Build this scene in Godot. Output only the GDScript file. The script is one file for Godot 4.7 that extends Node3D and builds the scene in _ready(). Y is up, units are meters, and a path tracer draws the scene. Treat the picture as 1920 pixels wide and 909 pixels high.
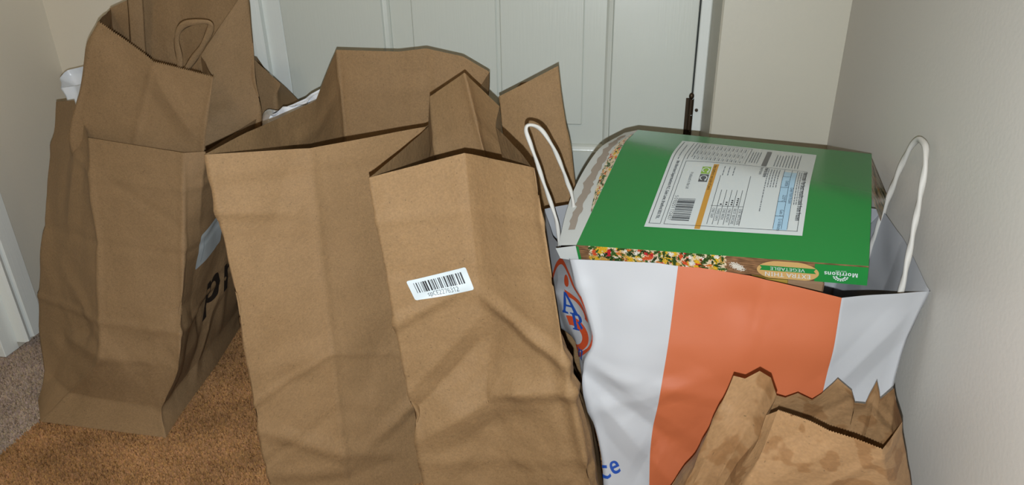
extends Node3D
# A hallway corner with grocery bags, lit by a phone flash. Metres, y up; the door wall faces +z.

var M := {}          # shared materials
var used := {}       # names given so far

func V(x: float, y: float, z: float) -> Vector3:
	return Vector3(x, y, z)

func _ready():
	# ---- camera -------------------------------------------------------------------------------
	var cam := Camera3D.new()
	cam.name = "camera"
	var cam_at := V(0, 0.69, 0)
	var right := V(0.98723, -0.01748, -0.158339)
	var up := V(-0.052369, 0.903104, -0.426217)
	var back := V(0.150447, 0.429066, 0.890657)
	cam.transform = Transform3D(Basis(right, up, back), cam_at)
	cam.fov = rad_to_deg(2.0 * atan(454.5 / 1350.0))
	cam.near = 0.02
	cam.far = 30.0
	add_child(cam)
	cam.current = true
	# ---- environment: an enclosed hall, only a trace of grey outside it ------------------------
	var env := Environment.new()
	env.background_mode = Environment.BG_COLOR
	env.background_color = Color(0.05, 0.05, 0.05)
	env.tonemap_mode = Environment.TONE_MAPPER_LINEAR
	env.tonemap_exposure = 1.0
	env.sdfgi_enabled = true
	env.ssao_enabled = true
	env.ssil_enabled = true
	var we := WorldEnvironment.new()
	we.name = "world_environment"
	we.environment = env
	add_child(we)
	# ---- light: the phone's flash LED, two centimetres under the lens ---------------------------
	var flash := AreaLight3D.new()
	flash.name = "camera_flash"
	flash.light_color = Color(0.94, 0.97, 1.0)
	flash.light_energy = 0.89
	flash.area_size = Vector2(0.004, 0.004)
	flash.area_range = 12.0
	flash.area_attenuation = 2.0
	flash.shadow_enabled = true
	flash.transform = Transform3D(Basis(right, up, back), cam_at - up * 0.025 - right * 0.003)
	add_child(flash)
	# the hall's dim ceiling lamp, far behind the photographer
	ceiling_lamp(V(-0.35, 2.30, 0.9), 0.50)

	make_materials()
	build_room()
	build_carpets()
	build_bags()
	build_box()
	build_small()

# ================================================================ helpers
func numbered(n: String) -> String:
	if not used.has(n):
		used[n] = 0
		return n
	used[n] += 1
	return "%s_%03d" % [n, used[n]]

func thing(called: String, label: String, category: String, at: Vector3, group := "") -> Node3D:
	var o := Node3D.new()
	o.name = numbered(called)
	o.position = at
	add_child(o, true)
	o.set_meta("label", label)
	o.set_meta("category", category)
	if group != "":
		o.set_meta("group", group)
	return o

func part(called: String, mesh: Mesh, mat: Material, parent: Node) -> MeshInstance3D:
	var o := MeshInstance3D.new()
	o.name = called
	o.mesh = mesh
	o.material_override = mat
	o.cast_shadow = GeometryInstance3D.SHADOW_CASTING_SETTING_ON
	parent.add_child(o, true)
	return o

func struct(called: String, mesh: Mesh, mat: Material) -> MeshInstance3D:
	var o := part(called, mesh, mat, self)
	o.set_meta("kind", "structure")
	return o

func quad(st: SurfaceTool, a: Vector3, b: Vector3, c: Vector3, d: Vector3, n: Vector3, uvs := []) -> void:
	# a b c d round the face; n its outward side
	var flip := (b - a).cross(c - a).dot(n) > 0.0
	var idx := [0, 1, 2, 0, 2, 3]
	if flip:
		idx = [0, 2, 1, 0, 3, 2]
	var p := [a, b, c, d]
	for k in idx:
		st.set_normal(n)
		if uvs.size() == 4:
			st.set_uv(uvs[k])
		st.add_vertex(p[k])

func begin() -> SurfaceTool:
	var st := SurfaceTool.new()
	st.begin(Mesh.PRIMITIVE_TRIANGLES)
	return st

func box_into(st: SurfaceTool, lo: Vector3, hi: Vector3, c := 0.0) -> void:
	# a box with chamfered edges of width c
	if c <= 0.0:
		for ax in 3:
			for s in [0, 1]:
				var n := Vector3.ZERO
				n[ax] = 1.0 if s == 1 else -1.0
				var e := (ax + 1) % 3
				var f := (ax + 2) % 3
				var q := []
				for k in [[0, 0], [1, 0], [1, 1], [0, 1]]:
					var v := Vector3.ZERO
					v[ax] = hi[ax] if s == 1 else lo[ax]
					v[e] = hi[e] if k[0] == 1 else lo[e]
					v[f] = hi[f] if k[1] == 1 else lo[f]
					q.append(v)
				quad(st, q[0], q[1], q[2], q[3], n)
		return
	var mid := (lo + hi) * 0.5
	var h := (hi - lo) * 0.5
	for ax in 3:
		var e := (ax + 1) % 3
		var f := (ax + 2) % 3
		for s in [-1.0, 1.0]:
			var n := Vector3.ZERO
			n[ax] = s
			var q := []
			for k in [[-1, -1], [1, -1], [1, 1], [-1, 1]]:
				var v := Vector3.ZERO
				v[ax] = s * h[ax]
				v[e] = k[0] * (h[e] - c)
				v[f] = k[1] * (h[f] - c)
				q.append(mid + v)
			quad(st, q[0], q[1], q[2], q[3], n)
		for s in [-1.0, 1.0]:
			for t in [-1.0, 1.0]:
				var n2 := Vector3.ZERO
				n2[e] = s
				n2[f] = t
				var q2 := []
				for k in [[-1, 0], [1, 0], [1, 1], [-1, 1]]:
					var v2 := Vector3.ZERO
					v2[ax] = k[0] * (h[ax] - c)
					v2[e] = s * (h[e] - (c if k[1] == 1 else 0.0))
					v2[f] = t * (h[f] - (0.0 if k[1] == 1 else c))
					q2.append(mid + v2)
				quad(st, q2[0], q2[1], q2[2], q2[3], n2.normalized())
	for sx in [-1.0, 1.0]:
		for sy in [-1.0, 1.0]:
			for sz in [-1.0, 1.0]:
				var sg := V(sx, sy, sz)
				var tri := []
				for ax in 3:
					var v3 := sg * (h - Vector3.ONE * c)
					v3[ax] = sg[ax] * h[ax]
					tri.append(mid + v3)
				var n3 := sg.normalized()
				if (tri[1] - tri[0]).cross(tri[2] - tri[0]).dot(n3) > 0.0:
					tri = [tri[0], tri[2], tri[1]]
				for v4 in tri:
					st.set_normal(n3)
					st.add_vertex(v4)

func box_mesh(lo: Vector3, hi: Vector3, c := 0.0) -> ArrayMesh:
	var st := begin()
	box_into(st, lo, hi, c)
	return st.commit()

func prism_into(st: SurfaceTool, prof: Array, a: Vector3, b: Vector3, ex: Vector3, ey: Vector3) -> void:
	# sweep an open profile of Vector2 from a to b; its normals lie left of the profile's direction
	for k in prof.size() - 1:
		var p: Vector2 = prof[k]
		var q: Vector2 = prof[k + 1]
		var d := (q - p).normalized()
		var n := (ex * -d.y + ey * d.x).normalized()
		quad(st, a + ex * p.x + ey * p.y, b + ex * p.x + ey * p.y, b + ex * q.x + ey * q.y, a + ex * q.x + ey * q.y, n)

func grid_mesh(pos: PackedVector3Array, nu: int, nv: int, i0: int, i1: int, origin: Vector3, nrm: PackedVector3Array, uvs: PackedVector2Array) -> ArrayMesh:
	# columns i0..i1 of a grid of (nu+1) x (nv+1) points
	var w := i1 - i0 + 1
	var P := PackedVector3Array()
	var N := PackedVector3Array()
	var T := PackedVector2Array()
	var I := PackedInt32Array()
	for j in nv + 1:
		for i in range(i0, i1 + 1):
			var k := j * (nu + 1) + i
			P.append(pos[k] - origin)
			N.append(nrm[k])
			T.append(uvs[k])
	for j in nv:
		for i in w - 1:
			var a := j * w + i
			I.append_array([a, a + w, a + w + 1, a, a + w + 1, a + 1])
	var arr := []
	arr.resize(Mesh.ARRAY_MAX)
	arr[Mesh.ARRAY_VERTEX] = P
	arr[Mesh.ARRAY_NORMAL] = N
	arr[Mesh.ARRAY_TEX_UV] = T
	arr[Mesh.ARRAY_INDEX] = I
	var m := ArrayMesh.new()
	m.add_surface_from_arrays(Mesh.PRIMITIVE_TRIANGLES, arr)
	return m

func grid_normals(pos: PackedVector3Array, nu: int, nv: int, closed: bool) -> PackedVector3Array:
	var N := PackedVector3Array()
	N.resize(pos.size())
	for j in nv + 1:
		for i in nu + 1:
			var ia := i - 1
			var ib := i + 1
			if closed:
				ia = posmod(ia, nu)
				ib = posmod(ib, nu)
			else:
				ia = maxi(ia, 0)
				ib = mini(ib, nu)
			var ja := maxi(j - 1, 0)
			var jb := mini(j + 1, nv)
			var du := pos[j * (nu + 1) + ib] - pos[j * (nu + 1) + ia]
			var dv := pos[jb * (nu + 1) + i] - pos[ja * (nu + 1) + i]
			N[j * (nu + 1) + i] = du.cross(dv).normalized()
	return N

# ================================================================ a folded paper skin through rings of points
class Loft:
	var pos := PackedVector3Array()
	var nrm := PackedVector3Array()
	var uvs := PackedVector2Array()
	var nu := 0
	var nv := 0
	var cols := []        # first column of every control point
	var U := PackedFloat32Array()
	var W := PackedFloat32Array()
	var folds := []
	var bulge := FastNoiseLite.new()

	func crumple(seed_: int, n: int, lo: Vector3, hi: Vector3, amp: float, reach := Vector2(0.04, 0.13)) -> void:
		var r := RandomNumberGenerator.new()
		r.seed = seed_
		for k in n:
			var c := Vector3(lerpf(lo.x, hi.x, r.randf()), lerpf(lo.y, hi.y, pow(r.randf(), 1.15)), lerpf(lo.z, hi.z, r.randf()))
			var d := Vector3(r.randfn(), r.randfn() * 1.3, r.randfn()).normalized()
			var rad := r.randf_range(reach.x, reach.y)
			folds.append([c, d, rad, r.randf_range(0.008, 0.03), amp * r.randf_range(0.35, 1.0) * (1.0 if r.randf() < 0.6 else -1.0)])

	var facet := 0.0
	var ridges := []      # control columns that are folded edges

	func build(rings: Array, step: float, subv: Array, smooth: float, creases: Array, bulge_amp: float, rim_free := 0.25) -> void:
		var cells := FastNoiseLite.new()
		cells.noise_type = FastNoiseLite.TYPE_CELLULAR
		cells.cellular_distance_function = FastNoiseLite.DISTANCE_EUCLIDEAN
		cells.cellular_return_type = FastNoiseLite.RETURN_DISTANCE
		cells.frequency = 13.0
		cells.fractal_type = FastNoiseLite.FRACTAL_NONE
		cells.seed = bulge.seed + 9
		cells.domain_warp_enabled = true
		cells.domain_warp_amplitude = 0.05
		cells.domain_warp_frequency = 6.0
		var n: int = rings[0].size()
		# columns per segment by the widest ring
		var subu := []
		for k in n:
			var most := 0.0
			for r in rings:
				most = maxf(most, r[k].distance_to(r[(k + 1) % n]))
			subu.append(maxi(2, int(ceil(most / step))))
		nu = 0
		for k in n:
			cols.append(nu)
			nu += subu[k]
		cols.append(nu)
		nv = 0
		for s in subv:
			nv += s
		# control columns first, then straight lines between them
		var R: int = rings.size()
		for j in nv + 1:
			var seg := 0
			var jj := j
			while seg < R - 2 and jj >= subv[seg]:
				jj -= subv[seg]
				seg += 1
			var t: float = float(jj) / subv[seg]
			var ctl := []
			for k in n:
				var p1: Vector3 = rings[seg][k]
				var p2: Vector3 = rings[seg + 1][k]
				var p0: Vector3 = rings[maxi(seg - 1, 0)][k]
				var p3: Vector3 = rings[mini(seg + 2, R - 1)][k]
				ctl.append(p1.lerp(p2, t).lerp(p1.cubic_interpolate(p2, p0, p3, t), smooth))
			for k in n:
				for i in subu[k]:
					pos.append((ctl[k] as Vector3).lerp(ctl[(k + 1) % n], float(i) / subu[k]))
			pos.append(ctl[0])
		_normals()
		# arc lengths
		var mid := nv / 2
		U.append(0.0)
		for i in nu:
			U.append(U[i] + pos[mid * (nu + 1) + i].distance_to(pos[mid * (nu + 1) + i + 1]))
		W.append(0.0)
		for j in nv:
			var s := 0.0
			for i in range(0, nu, 8):
				s += pos[j * (nu + 1) + i].distance_to(pos[(j + 1) * (nu + 1) + i])
			W.append(W[j] + s / ceil(nu / 8.0))
		for j in nv + 1:
			for i in nu + 1:
				uvs.append(Vector2(U[i], W[j]))
		# relief
		bulge.noise_type = FastNoiseLite.TYPE_SIMPLEX_SMOOTH
		bulge.frequency = 7.0
		bulge.fractal_octaves = 2
		for j in nv + 1:
			var v := W[j] / W[nv]
			var live := []
			var y0 := pos[j * (nu + 1)].y
			var lo := y0
			var hi := y0
			for i in range(0, nu, 5):
				lo = minf(lo, pos[j * (nu + 1) + i].y)
				hi = maxf(hi, pos[j * (nu + 1) + i].y)
			for f in folds:
				if f[0].y + f[2] > lo and f[0].y - f[2] < hi:
					live.append(f)
			var hc := 0.0
			for c in creases:
				hc += c[1] * maxf(0.0, 1.0 - absf(v - c[0]) / c[2])
			var fade := 1.0 - rim_free * smoothstep(0.9, 1.0, v)
			fade *= smoothstep(0.0, 0.09, v) if j > 0 else 0.0
			var span := U[nu]
			for i in nu:
				var k := j * (nu + 1) + i
				var p := pos[k]
				var edge := 0.0
				for e in ridges:
					var du := absf(U[i] - U[cols[e]])
					du = minf(du, span - du)
					edge = maxf(edge, 1.0 - du / 0.009)
				var bn := bulge.get_noise_3dv(p)
				var h := hc + bulge_amp * bn + 0.0016 * edge
				if facet > 0.0:
					var low := 1.0 - 0.75 * smoothstep(0.35, 0.75, v)
					var m := low * smoothstep(-0.25, 0.35, bulge.get_noise_3d(p.x + 5.0, p.y * 0.8, p.z))
					if m > 0.02:
						h += facet * m * (cells.get_noise_3dv(p) + 0.35 * cells.get_noise_3d(p.x * 2.3 + 3.0, p.y * 2.3, p.z * 2.3))
				for f in live:
					var q: Vector3 = p - f[0]
					var d2 := q.length_squared()
					var r2: float = f[2] * f[2]
					if d2 < r2:
						var e := 1.0 - d2 / r2
						h += f[4] * e * maxf(0.0, 1.0 - absf(q.dot(f[1])) / f[3])
				pos[k] = p + nrm[k] * h * fade
			pos[j * (nu + 1) + nu] = pos[j * (nu + 1)]
		_normals()

	func _normals() -> void:
		nrm.resize(pos.size())
		for j in nv + 1:
			for i in nu + 1:
				var ia := posmod(i - 1, nu)
				var ib := posmod(i + 1, nu)
				var ja := maxi(j - 1, 0)
				var jb := mini(j + 1, nv)
				var du := pos[j * (nu + 1) + ib] - pos[j * (nu + 1) + ia]
				var dv := pos[jb * (nu + 1) + i] - pos[ja * (nu + 1) + i]
				nrm[j * (nu + 1) + i] = du.cross(dv).normalized()

	func near(p: Vector3) -> Vector2:
		var best := 1e9
		var at := Vector2.ZERO
		for j in nv + 1:
			for i in nu + 1:
				var d := pos[j * (nu + 1) + i].distance_squared_to(p)
				if d < best:
					best = d
					at = Vector2(U[i], W[j])
		return at

	func at(u: float, w: float) -> Array:
		u = clampf(u, 0.0001, U[nu] - 0.0001)
		w = clampf(w, 0.0001, W[nv] - 0.0001)
		var i := clampi(U.bsearch(u) - 1, 0, nu - 1)
		var j := clampi(W.bsearch(w) - 1, 0, nv - 1)
		var a := (u - U[i]) / (U[i + 1] - U[i])
		var b := (w - W[j]) / (W[j + 1] - W[j])
		var k := j * (nu + 1) + i
		var p := pos[k].lerp(pos[k + 1], a).lerp(pos[k + nu + 1].lerp(pos[k + nu + 2], a), b)
		var n := nrm[k].lerp(nrm[k + 1], a).lerp(nrm[k + nu + 1].lerp(nrm[k + nu + 2], a), b).normalized()
		return [p, n]

func loft_part(called: String, l: Loft, c0: int, c1: int, mat: Material, o: Node3D) -> MeshInstance3D:
	return part(called, grid_mesh(l.pos, l.nu, l.nv, l.cols[c0], l.cols[c1], o.position, l.nrm, l.uvs), mat, o)

func loft_base(l: Loft, mat: Material, o: Node3D) -> void:
	var st := begin()
	var c := Vector3.ZERO
	for i in l.nu:
		c += l.pos[i]
	c /= l.nu
	c.y += 0.003
	for i in l.nu:
		for q in [c, l.pos[i], l.pos[i + 1]]:
			st.set_normal(Vector3.UP)
			st.set_uv(Vector2(q.x, q.z))
			st.add_vertex(q - o.position)
	part("base", st.commit(), mat, o)

# ---- print and stickers that follow a surface: `at` gives [point, normal] for metres (x, y) of the sheet
func sheet(at: Callable, w: float, h: float, r: float, lift: float, origin: Vector3, nx := 28, ny := 14) -> ArrayMesh:
	var pos := PackedVector3Array()
	var nrm := PackedVector3Array()
	var uvs := PackedVector2Array()
	for j in ny + 1:
		var y := -h / 2 + h * j / ny
		if r > 0.0:      # more rows near the rounded ends
			var s := float(j) / ny
			s = s - sin(TAU * s) / TAU * 0.75
			y = -h / 2 + h * s
		var inset := 0.0
		var over := absf(y) - (h / 2 - r)
		if over > 0.0 and r > 0.0:
			inset = r - sqrt(maxf(0.0, r * r - over * over))
		for i in nx + 1:
			var x := (-w / 2 + inset) + (w - 2 * inset) * i / nx
			var q: Array = at.call(x, y)
			pos.append(q[0] + q[1] * lift)
			nrm.append(q[1])
			uvs.append(Vector2(x / w + 0.5, 0.5 - y / h))
	return grid_mesh(pos, nx, ny, 0, nx, origin, nrm, uvs)

func bar_into(st: SurfaceTool, at: Callable, x0: float, y0: float, x1: float, y1: float, lift: float, origin: Vector3, cuts := 0) -> void:
	var dx := absf(x1 - x0)
	var dy := absf(y1 - y0)
	var nx := maxi(1, int(ceil(dx / 0.006))) if cuts == 0 else cuts
	var ny := maxi(1, int(ceil(dy / 0.006))) if cuts == 0 else cuts
	for j in ny:
		for i in nx:
			var q := []
			for k in [[0, 0], [1, 0], [1, 1], [0, 1]]:
				q.append(at.call(lerpf(x0, x1, float(i + k[0]) / nx), lerpf(y0, y1, float(j + k[1]) / ny)))
			var n: Vector3 = q[0][1]
			quad(st, q[0][0] + q[0][1] * lift - origin, q[1][0] + q[1][1] * lift - origin, q[2][0] + q[2][1] * lift - origin, q[3][0] + q[3][1] * lift - origin, n)

func poly_into(st: SurfaceTool, at: Callable, pts: PackedVector2Array, lift: float, origin: Vector3) -> void:
	var tri := Geometry2D.triangulate_polygon(pts)
	for k in range(0, tri.size(), 3):
		var v := []
		var n := Vector3.ZERO
		for m in 3:
			var p := pts[tri[k + m]]
			var q: Array = at.call(p.x, p.y)
			v.append(q[0] + q[1] * lift - origin)
			n += q[1]
		n = n.normalized()
		if (v[1] - v[0]).cross(v[2] - v[0]).dot(n) > 0.0:
			v = [v[0], v[2], v[1]]
		for p2 in v:
			st.set_normal(n)
			st.add_vertex(p2)

func ring_poly(c: Vector2, rx: float, ry: float, n := 28, a0 := 0.0, a1 := TAU) -> PackedVector2Array:
	var out := PackedVector2Array()
	for k in n:
		var a := lerpf(a0, a1, float(k) / n)
		out.append(c + Vector2(cos(a) * rx, sin(a) * ry))
	return out

func arc_into(st: SurfaceTool, at: Callable, c: Vector2, rx: float, ry: float, t: float, a0: float, a1: float, lift: float, origin: Vector3, n := 36) -> void:
	for k in n:
		var q := []
		for m in [[0, 0.0], [1, 0.0], [1, 1.0], [0, 1.0]]:
			var a := lerpf(a0, a1, float(k + m[0]) / n)
			var s: float = m[1]
			q.append(c + Vector2(cos(a) * (rx - t * s), sin(a) * (ry - t * s)))
		poly_into(st, at, PackedVector2Array(q), lift, origin)

var fonts := {}
func text_into(st: SurfaceTool, at: Callable, words: String, x: float, y: float, size: float, rot: float, lift: float, origin: Vector3, font := "Droid Sans", width := 0.0, centre := false) -> void:
	# size: the height of a line of type; (x, y) its start on the base line; width > 0 stretches to fit
	if not fonts.has(font):
		var f := SystemFont.new()
		f.font_names = PackedStringArray([font.trim_suffix(" Bold")])
		if font.ends_with("Bold"):
			f.font_weight = 700
		fonts[font] = f
	var t := TextMesh.new()
	t.font = fonts[font]
	t.font_size = 48
	t.pixel_size = 1.0 / 48.0
	t.depth = 0.0
	t.curve_step = 2.0
	t.horizontal_alignment = HORIZONTAL_ALIGNMENT_LEFT
	t.vertical_alignment = VERTICAL_ALIGNMENT_BOTTOM
	t.text = words
	var arr := t.surface_get_arrays(0)
	var P: PackedVector3Array = arr[Mesh.ARRAY_VERTEX]
	var I: PackedInt32Array = arr[Mesh.ARRAY_INDEX]
	var lo := 1e9
	var hi := -1e9
	for p in P:
		lo = minf(lo, p.x)
		hi = maxf(hi, p.x)
	var sx := size
	if width > 0.0:
		sx = width / (hi - lo)
	var off := -lo * sx
	if centre:
		off = -(lo + hi) * 0.5 * sx
	var cr := cos(rot)
	var sr := sin(rot)
	var out := []
	for p in P:
		var a := p.x * sx + off
		var b := (p.y - 0.236) * size
		out.append(at.call(x + a * cr - b * sr, y + a * sr + b * cr))
	var order := I
	if order.is_empty():
		order = PackedInt32Array(range(P.size()))
	for k in range(0, order.size(), 3):
		var q := [out[order[k]], out[order[k + 1]], out[order[k + 2]]]
		var n: Vector3 = (q[0][1] + q[1][1] + q[2][1]).normalized()
		var v := []
		for m in q:
			v.append(m[0] + m[1] * lift - origin)
		if (v[1] - v[0]).cross(v[2] - v[0]).dot(n) > 0.0:
			v = [v[0], v[2], v[1]]
		for p2 in v:
			st.set_normal(n)
			st.add_vertex(p2)

func tube(pts: Array, rad: float, sides: int, origin: Vector3, twist := 0.0, depth := 0.0, steps := 10, flat := 1.0) -> ArrayMesh:
	var path := []
	for k in pts.size() - 1:
		var p0: Vector3 = pts[maxi(k - 1, 0)]
		var p3: Vector3 = pts[mini(k + 2, pts.size() - 1)]
		for s in steps:
			path.append((pts[k] as Vector3).cubic_interpolate(pts[k + 1], p0, p3, float(s) / steps))
	path.append(pts[-1])
	var n := path.size() - 1
	var pos := PackedVector3Array()
	var uvs := PackedVector2Array()
	var d0: Vector3 = (path[1] - path[0]).normalized()
	var e := d0.cross(V(0.3, 0.2, 0.9)).normalized()
	var run := 0.0
	for k in n + 1:
		var d: Vector3 = (path[mini(k + 1, n)] - path[maxi(k - 1, 0)]).normalized()
		e = (e - d * e.dot(d)).normalized()
		var f := d.cross(e)
		if k > 0:
			run += (path[k] - path[k - 1]).length()
		for i in sides + 1:
			var a := TAU * i / sides
			var r := rad * (1.0 + depth * cos(2.0 * (a - twist * run)))
			pos.append(path[k] - e * cos(a) * r + f * sin(a) * r * flat)
			uvs.append(Vector2(rad * a, run))
	return grid_mesh(pos, sides, n, 0, sides, origin, grid_normals(pos, sides, n, true), uvs)

# ================================================================ textures and materials
func noise(kind: int, freq: float, oct: int, seed_: int) -> FastNoiseLite:
	var n := FastNoiseLite.new()
	n.noise_type = kind
	n.frequency = freq
	n.fractal_octaves = oct
	n.seed = seed_
	return n

func tex(im: Image) -> ImageTexture:
	im.generate_mipmaps()
	return ImageTexture.create_from_image(im)

func bump_tex(n: FastNoiseLite, size: int, strength: float) -> ImageTexture:
	var im := n.get_seamless_image(size, size)
	im.convert(Image.FORMAT_RGBA8)
	im.bump_map_to_normal_map(strength)
	return tex(im)

func kraft_image(size: int, seed_: int, base: Color, grain: float, specks: int, stains: bool) -> Image:
	var a := noise(FastNoiseLite.TYPE_SIMPLEX, 0.012, 3, seed_).get_seamless_image(size, size)
	var b := noise(FastNoiseLite.TYPE_VALUE, 0.45, 2, seed_ + 1).get_seamless_image(size, size)
	var s := noise(FastNoiseLite.TYPE_SIMPLEX_SMOOTH, 0.016, 3, seed_ + 5).get_seamless_image(size, size) if stains else null
	var im := Image.create(size, size, false, Image.FORMAT_RGB8)
	for y in size:
		for x in size:
			var k := 1.0 + grain * ((b.get_pixel(x, y).r - 0.5) * 1.2 + (a.get_pixel(x, y).r - 0.5) * 0.25)
			var c := Color(base.r * k, base.g * k, base.b * k)
			if stains:
				var g := smoothstep(0.60, 0.68, s.get_pixel(x, y).r)
				c = c.lerp(Color(c.r * 0.84, c.g * 0.76, c.b * 0.66), g * 0.55)
			im.set_pixel(x, y, c)
	var r := RandomNumberGenerator.new()
	r.seed = seed_
	for k in specks:
		var x := r.randi_range(1, size - 3)
		var y := r.randi_range(1, size - 3)
		var c := im.get_pixel(x, y)
		var d := r.randf_range(0.62, 0.85) if r.randf() < 0.7 else 1.12
		for q in r.randi_range(1, 3):
			im.set_pixel(clampi(x + (q if k % 2 == 0 else 0), 0, size - 1), clampi(y + (q if k % 2 == 1 else 0), 0, size - 1), Color(c.r * d, c.g * d, c.b * d))
	if stains:
		for k in 18:
			var cx := r.randi_range(12, size - 12)
			var cy := r.randi_range(12, size - 12)
			var rad := r.randf_range(1.2, 3.8)
			for y in range(-8, 9):
				for x in range(-8, 9):
					var dd := sqrt(x * x + y * y * 1.4) + a.get_pixel(posmod(cx + x * 9, size), posmod(cy + y * 9, size)).r * 3.0
					if dd < rad:
						var c2 := im.get_pixel(posmod(cx + x, size), posmod(cy + y, size))
						im.set_pixel(posmod(cx + x, size), posmod(cy + y, size), Color(c2.r * 0.72, c2.g * 0.64, c2.b * 0.56))
	return im

func mat(called: String, color: Color, rough: float, spec := 0.5) -> StandardMaterial3D:
	var m := StandardMaterial3D.new()
	m.resource_name = called
	m.albedo_color = color
	m.roughness = rough
	m.metallic_specular = spec
	m.cull_mode = BaseMaterial3D.CULL_DISABLED
	M[called] = m
	return m

func make_materials() -> void:
	var grain := bump_tex(noise(FastNoiseLite.TYPE_SIMPLEX, 0.11, 3, 7), 256, 1.2)
	var kraft := tex(kraft_image(512, 3, Color(0.555, 0.448, 0.318), 0.13, 420, false))
	for k in [["kraft", Color(0.965, 0.955, 0.935)], ["kraft_pale", Color(0.88, 0.865, 0.835)], ["kraft_grey", Color(0.985, 0.99, 1.0)]]:
		var m := mat(k[0], k[1], 0.72, 0.35)
		m.albedo_texture = kraft
		m.uv1_scale = V(4.2, 4.2, 4.2)
		m.normal_enabled = true
		m.normal_texture = grain
		m.normal_scale = 0.22
	var food := mat("kraft_greasy", Color(1, 1, 1), 0.55, 0.45)
	food.albedo_texture = tex(kraft_image(512, 11, Color(0.525, 0.405, 0.275), 0.10, 420, true))
	food.uv1_scale = V(2.6, 2.6, 2.6)
	food.normal_enabled = true
	food.normal_texture = grain
	food.normal_scale = 0.2
	for k in [["white_paper", Color(0.62, 0.625, 0.63), 0.58], ["orange_print", Color(0.64, 0.335, 0.195), 0.55], ["sticker", Color(0.70, 0.735, 0.74), 0.4], ["plastic_white", Color(0.86, 0.88, 0.9), 0.3]]:
		mat(k[0], k[1], k[2])
	mat("cord", Color(0.69, 0.68, 0.65), 0.6)
	mat("ink", Color(0.07, 0.07, 0.08), 0.5)
	mat("ink_grey", Color(0.40, 0.42, 0.43), 0.5)
	mat("ink_orange", Color(0.69, 0.27, 0.14), 0.45)
	mat("ink_blue", Color(0.10, 0.26, 0.55), 0.45)
	mat("ink_brown", Color(0.13, 0.10, 0.075), 0.6)
	mat("card_green", Color(0.122, 0.44, 0.20), 0.2)
	mat("print_green", Color(0.122, 0.44, 0.20), 0.3)
	mat("print_white", Color(0.70, 0.725, 0.72), 0.25)
	mat("print_amber", Color(0.66, 0.49, 0.19), 0.3)
	mat("print_blue", Color(0.56, 0.68, 0.75), 0.3)
	mat("print_lime", Color(0.46, 0.60, 0.22), 0.3)
	mat("print_tan", Color(0.67, 0.54, 0.34), 0.3)
	mat("print_dark", Color(0.27, 0.28, 0.29), 0.3)
	mat("card_inside", Color(0.68, 0.69, 0.67), 0.6)
	mat("card_torn", Color(0.53, 0.49, 0.44), 0.85)
	mat("carton_brown", Color(0.47, 0.36, 0.25), 0.7)
	mat("carton_yellow", Color(0.55, 0.44, 0.17), 0.4)
	var wallbump := bump_tex(noise(FastNoiseLite.TYPE_SIMPLEX, 0.06, 3, 21), 256, 1.5)
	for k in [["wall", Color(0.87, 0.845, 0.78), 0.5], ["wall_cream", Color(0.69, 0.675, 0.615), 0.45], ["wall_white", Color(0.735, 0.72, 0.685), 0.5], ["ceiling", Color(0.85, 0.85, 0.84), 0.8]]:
		var m := mat(k[0], k[1], k[2])
		m.normal_enabled = true
		m.normal_texture = wallbump
		m.normal_scale = 0.10
		m.uv1_triplanar = true
		m.uv1_world_triplanar = true
		m.uv1_scale = V(8, 8, 8)
	var brush := noise(FastNoiseLite.TYPE_SIMPLEX, 0.03, 3, 31)
	var bi := Image.create(256, 256, false, Image.FORMAT_RGBA8)
	for y in 256:
		for x in 256:
			var h := 0.5 + 0.5 * brush.get_noise_2d(x * 6.0, y * 0.25)
			bi.set_pixel(x, y, Color(h, h, h))
	bi.bump_map_to_normal_map(1.0)
	var bt := tex(bi)
	for k in [["gloss_white", Color(0.77, 0.79, 0.755), 0.28], ["gloss_trim", Color(0.85, 0.87, 0.85), 0.25], ["gloss_casing", Color(0.93, 0.945, 0.925), 0.3]]:
		var m := mat(k[0], k[1], k[2])
		m.normal_enabled = true
		m.normal_texture = bt
		m.normal_scale = 0.13
		m.uv1_triplanar = true
		m.uv1_world_triplanar = true
		m.uv1_scale = V(5, 5, 5)
	var br := mat("aged_brass", Color(0.25, 0.20, 0.14), 0.45)
	br.metallic = 0.7
	mat("dark_gap", Color(0.06, 0.06, 0.055), 0.9)
	var lamp := mat("lamp_glass", Color(0.9, 0.88, 0.84), 0.5)
	lamp.emission_enabled = true
	lamp.emission = Color(1.0, 0.9, 0.75)
	lamp.emission_energy_multiplier = 0.6
	# carpet backing and pile
	for k in [["carpet_brown", Color(0.55, 0.40, 0.26)], ["carpet_grey", Color(0.50, 0.45, 0.41)]]:
		var m := mat(k[0], k[1], 1.0, 0.1)
		m.normal_enabled = true
		m.normal_texture = grain
		m.normal_scale = 1.0
		m.uv1_triplanar = true
		m.uv1_world_triplanar = true
		m.uv1_scale = V(14, 14, 14)
	var pile := mat("pile", Color(1, 1, 1), 1.0, 0.1)
	pile.vertex_color_use_as_albedo = true

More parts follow.
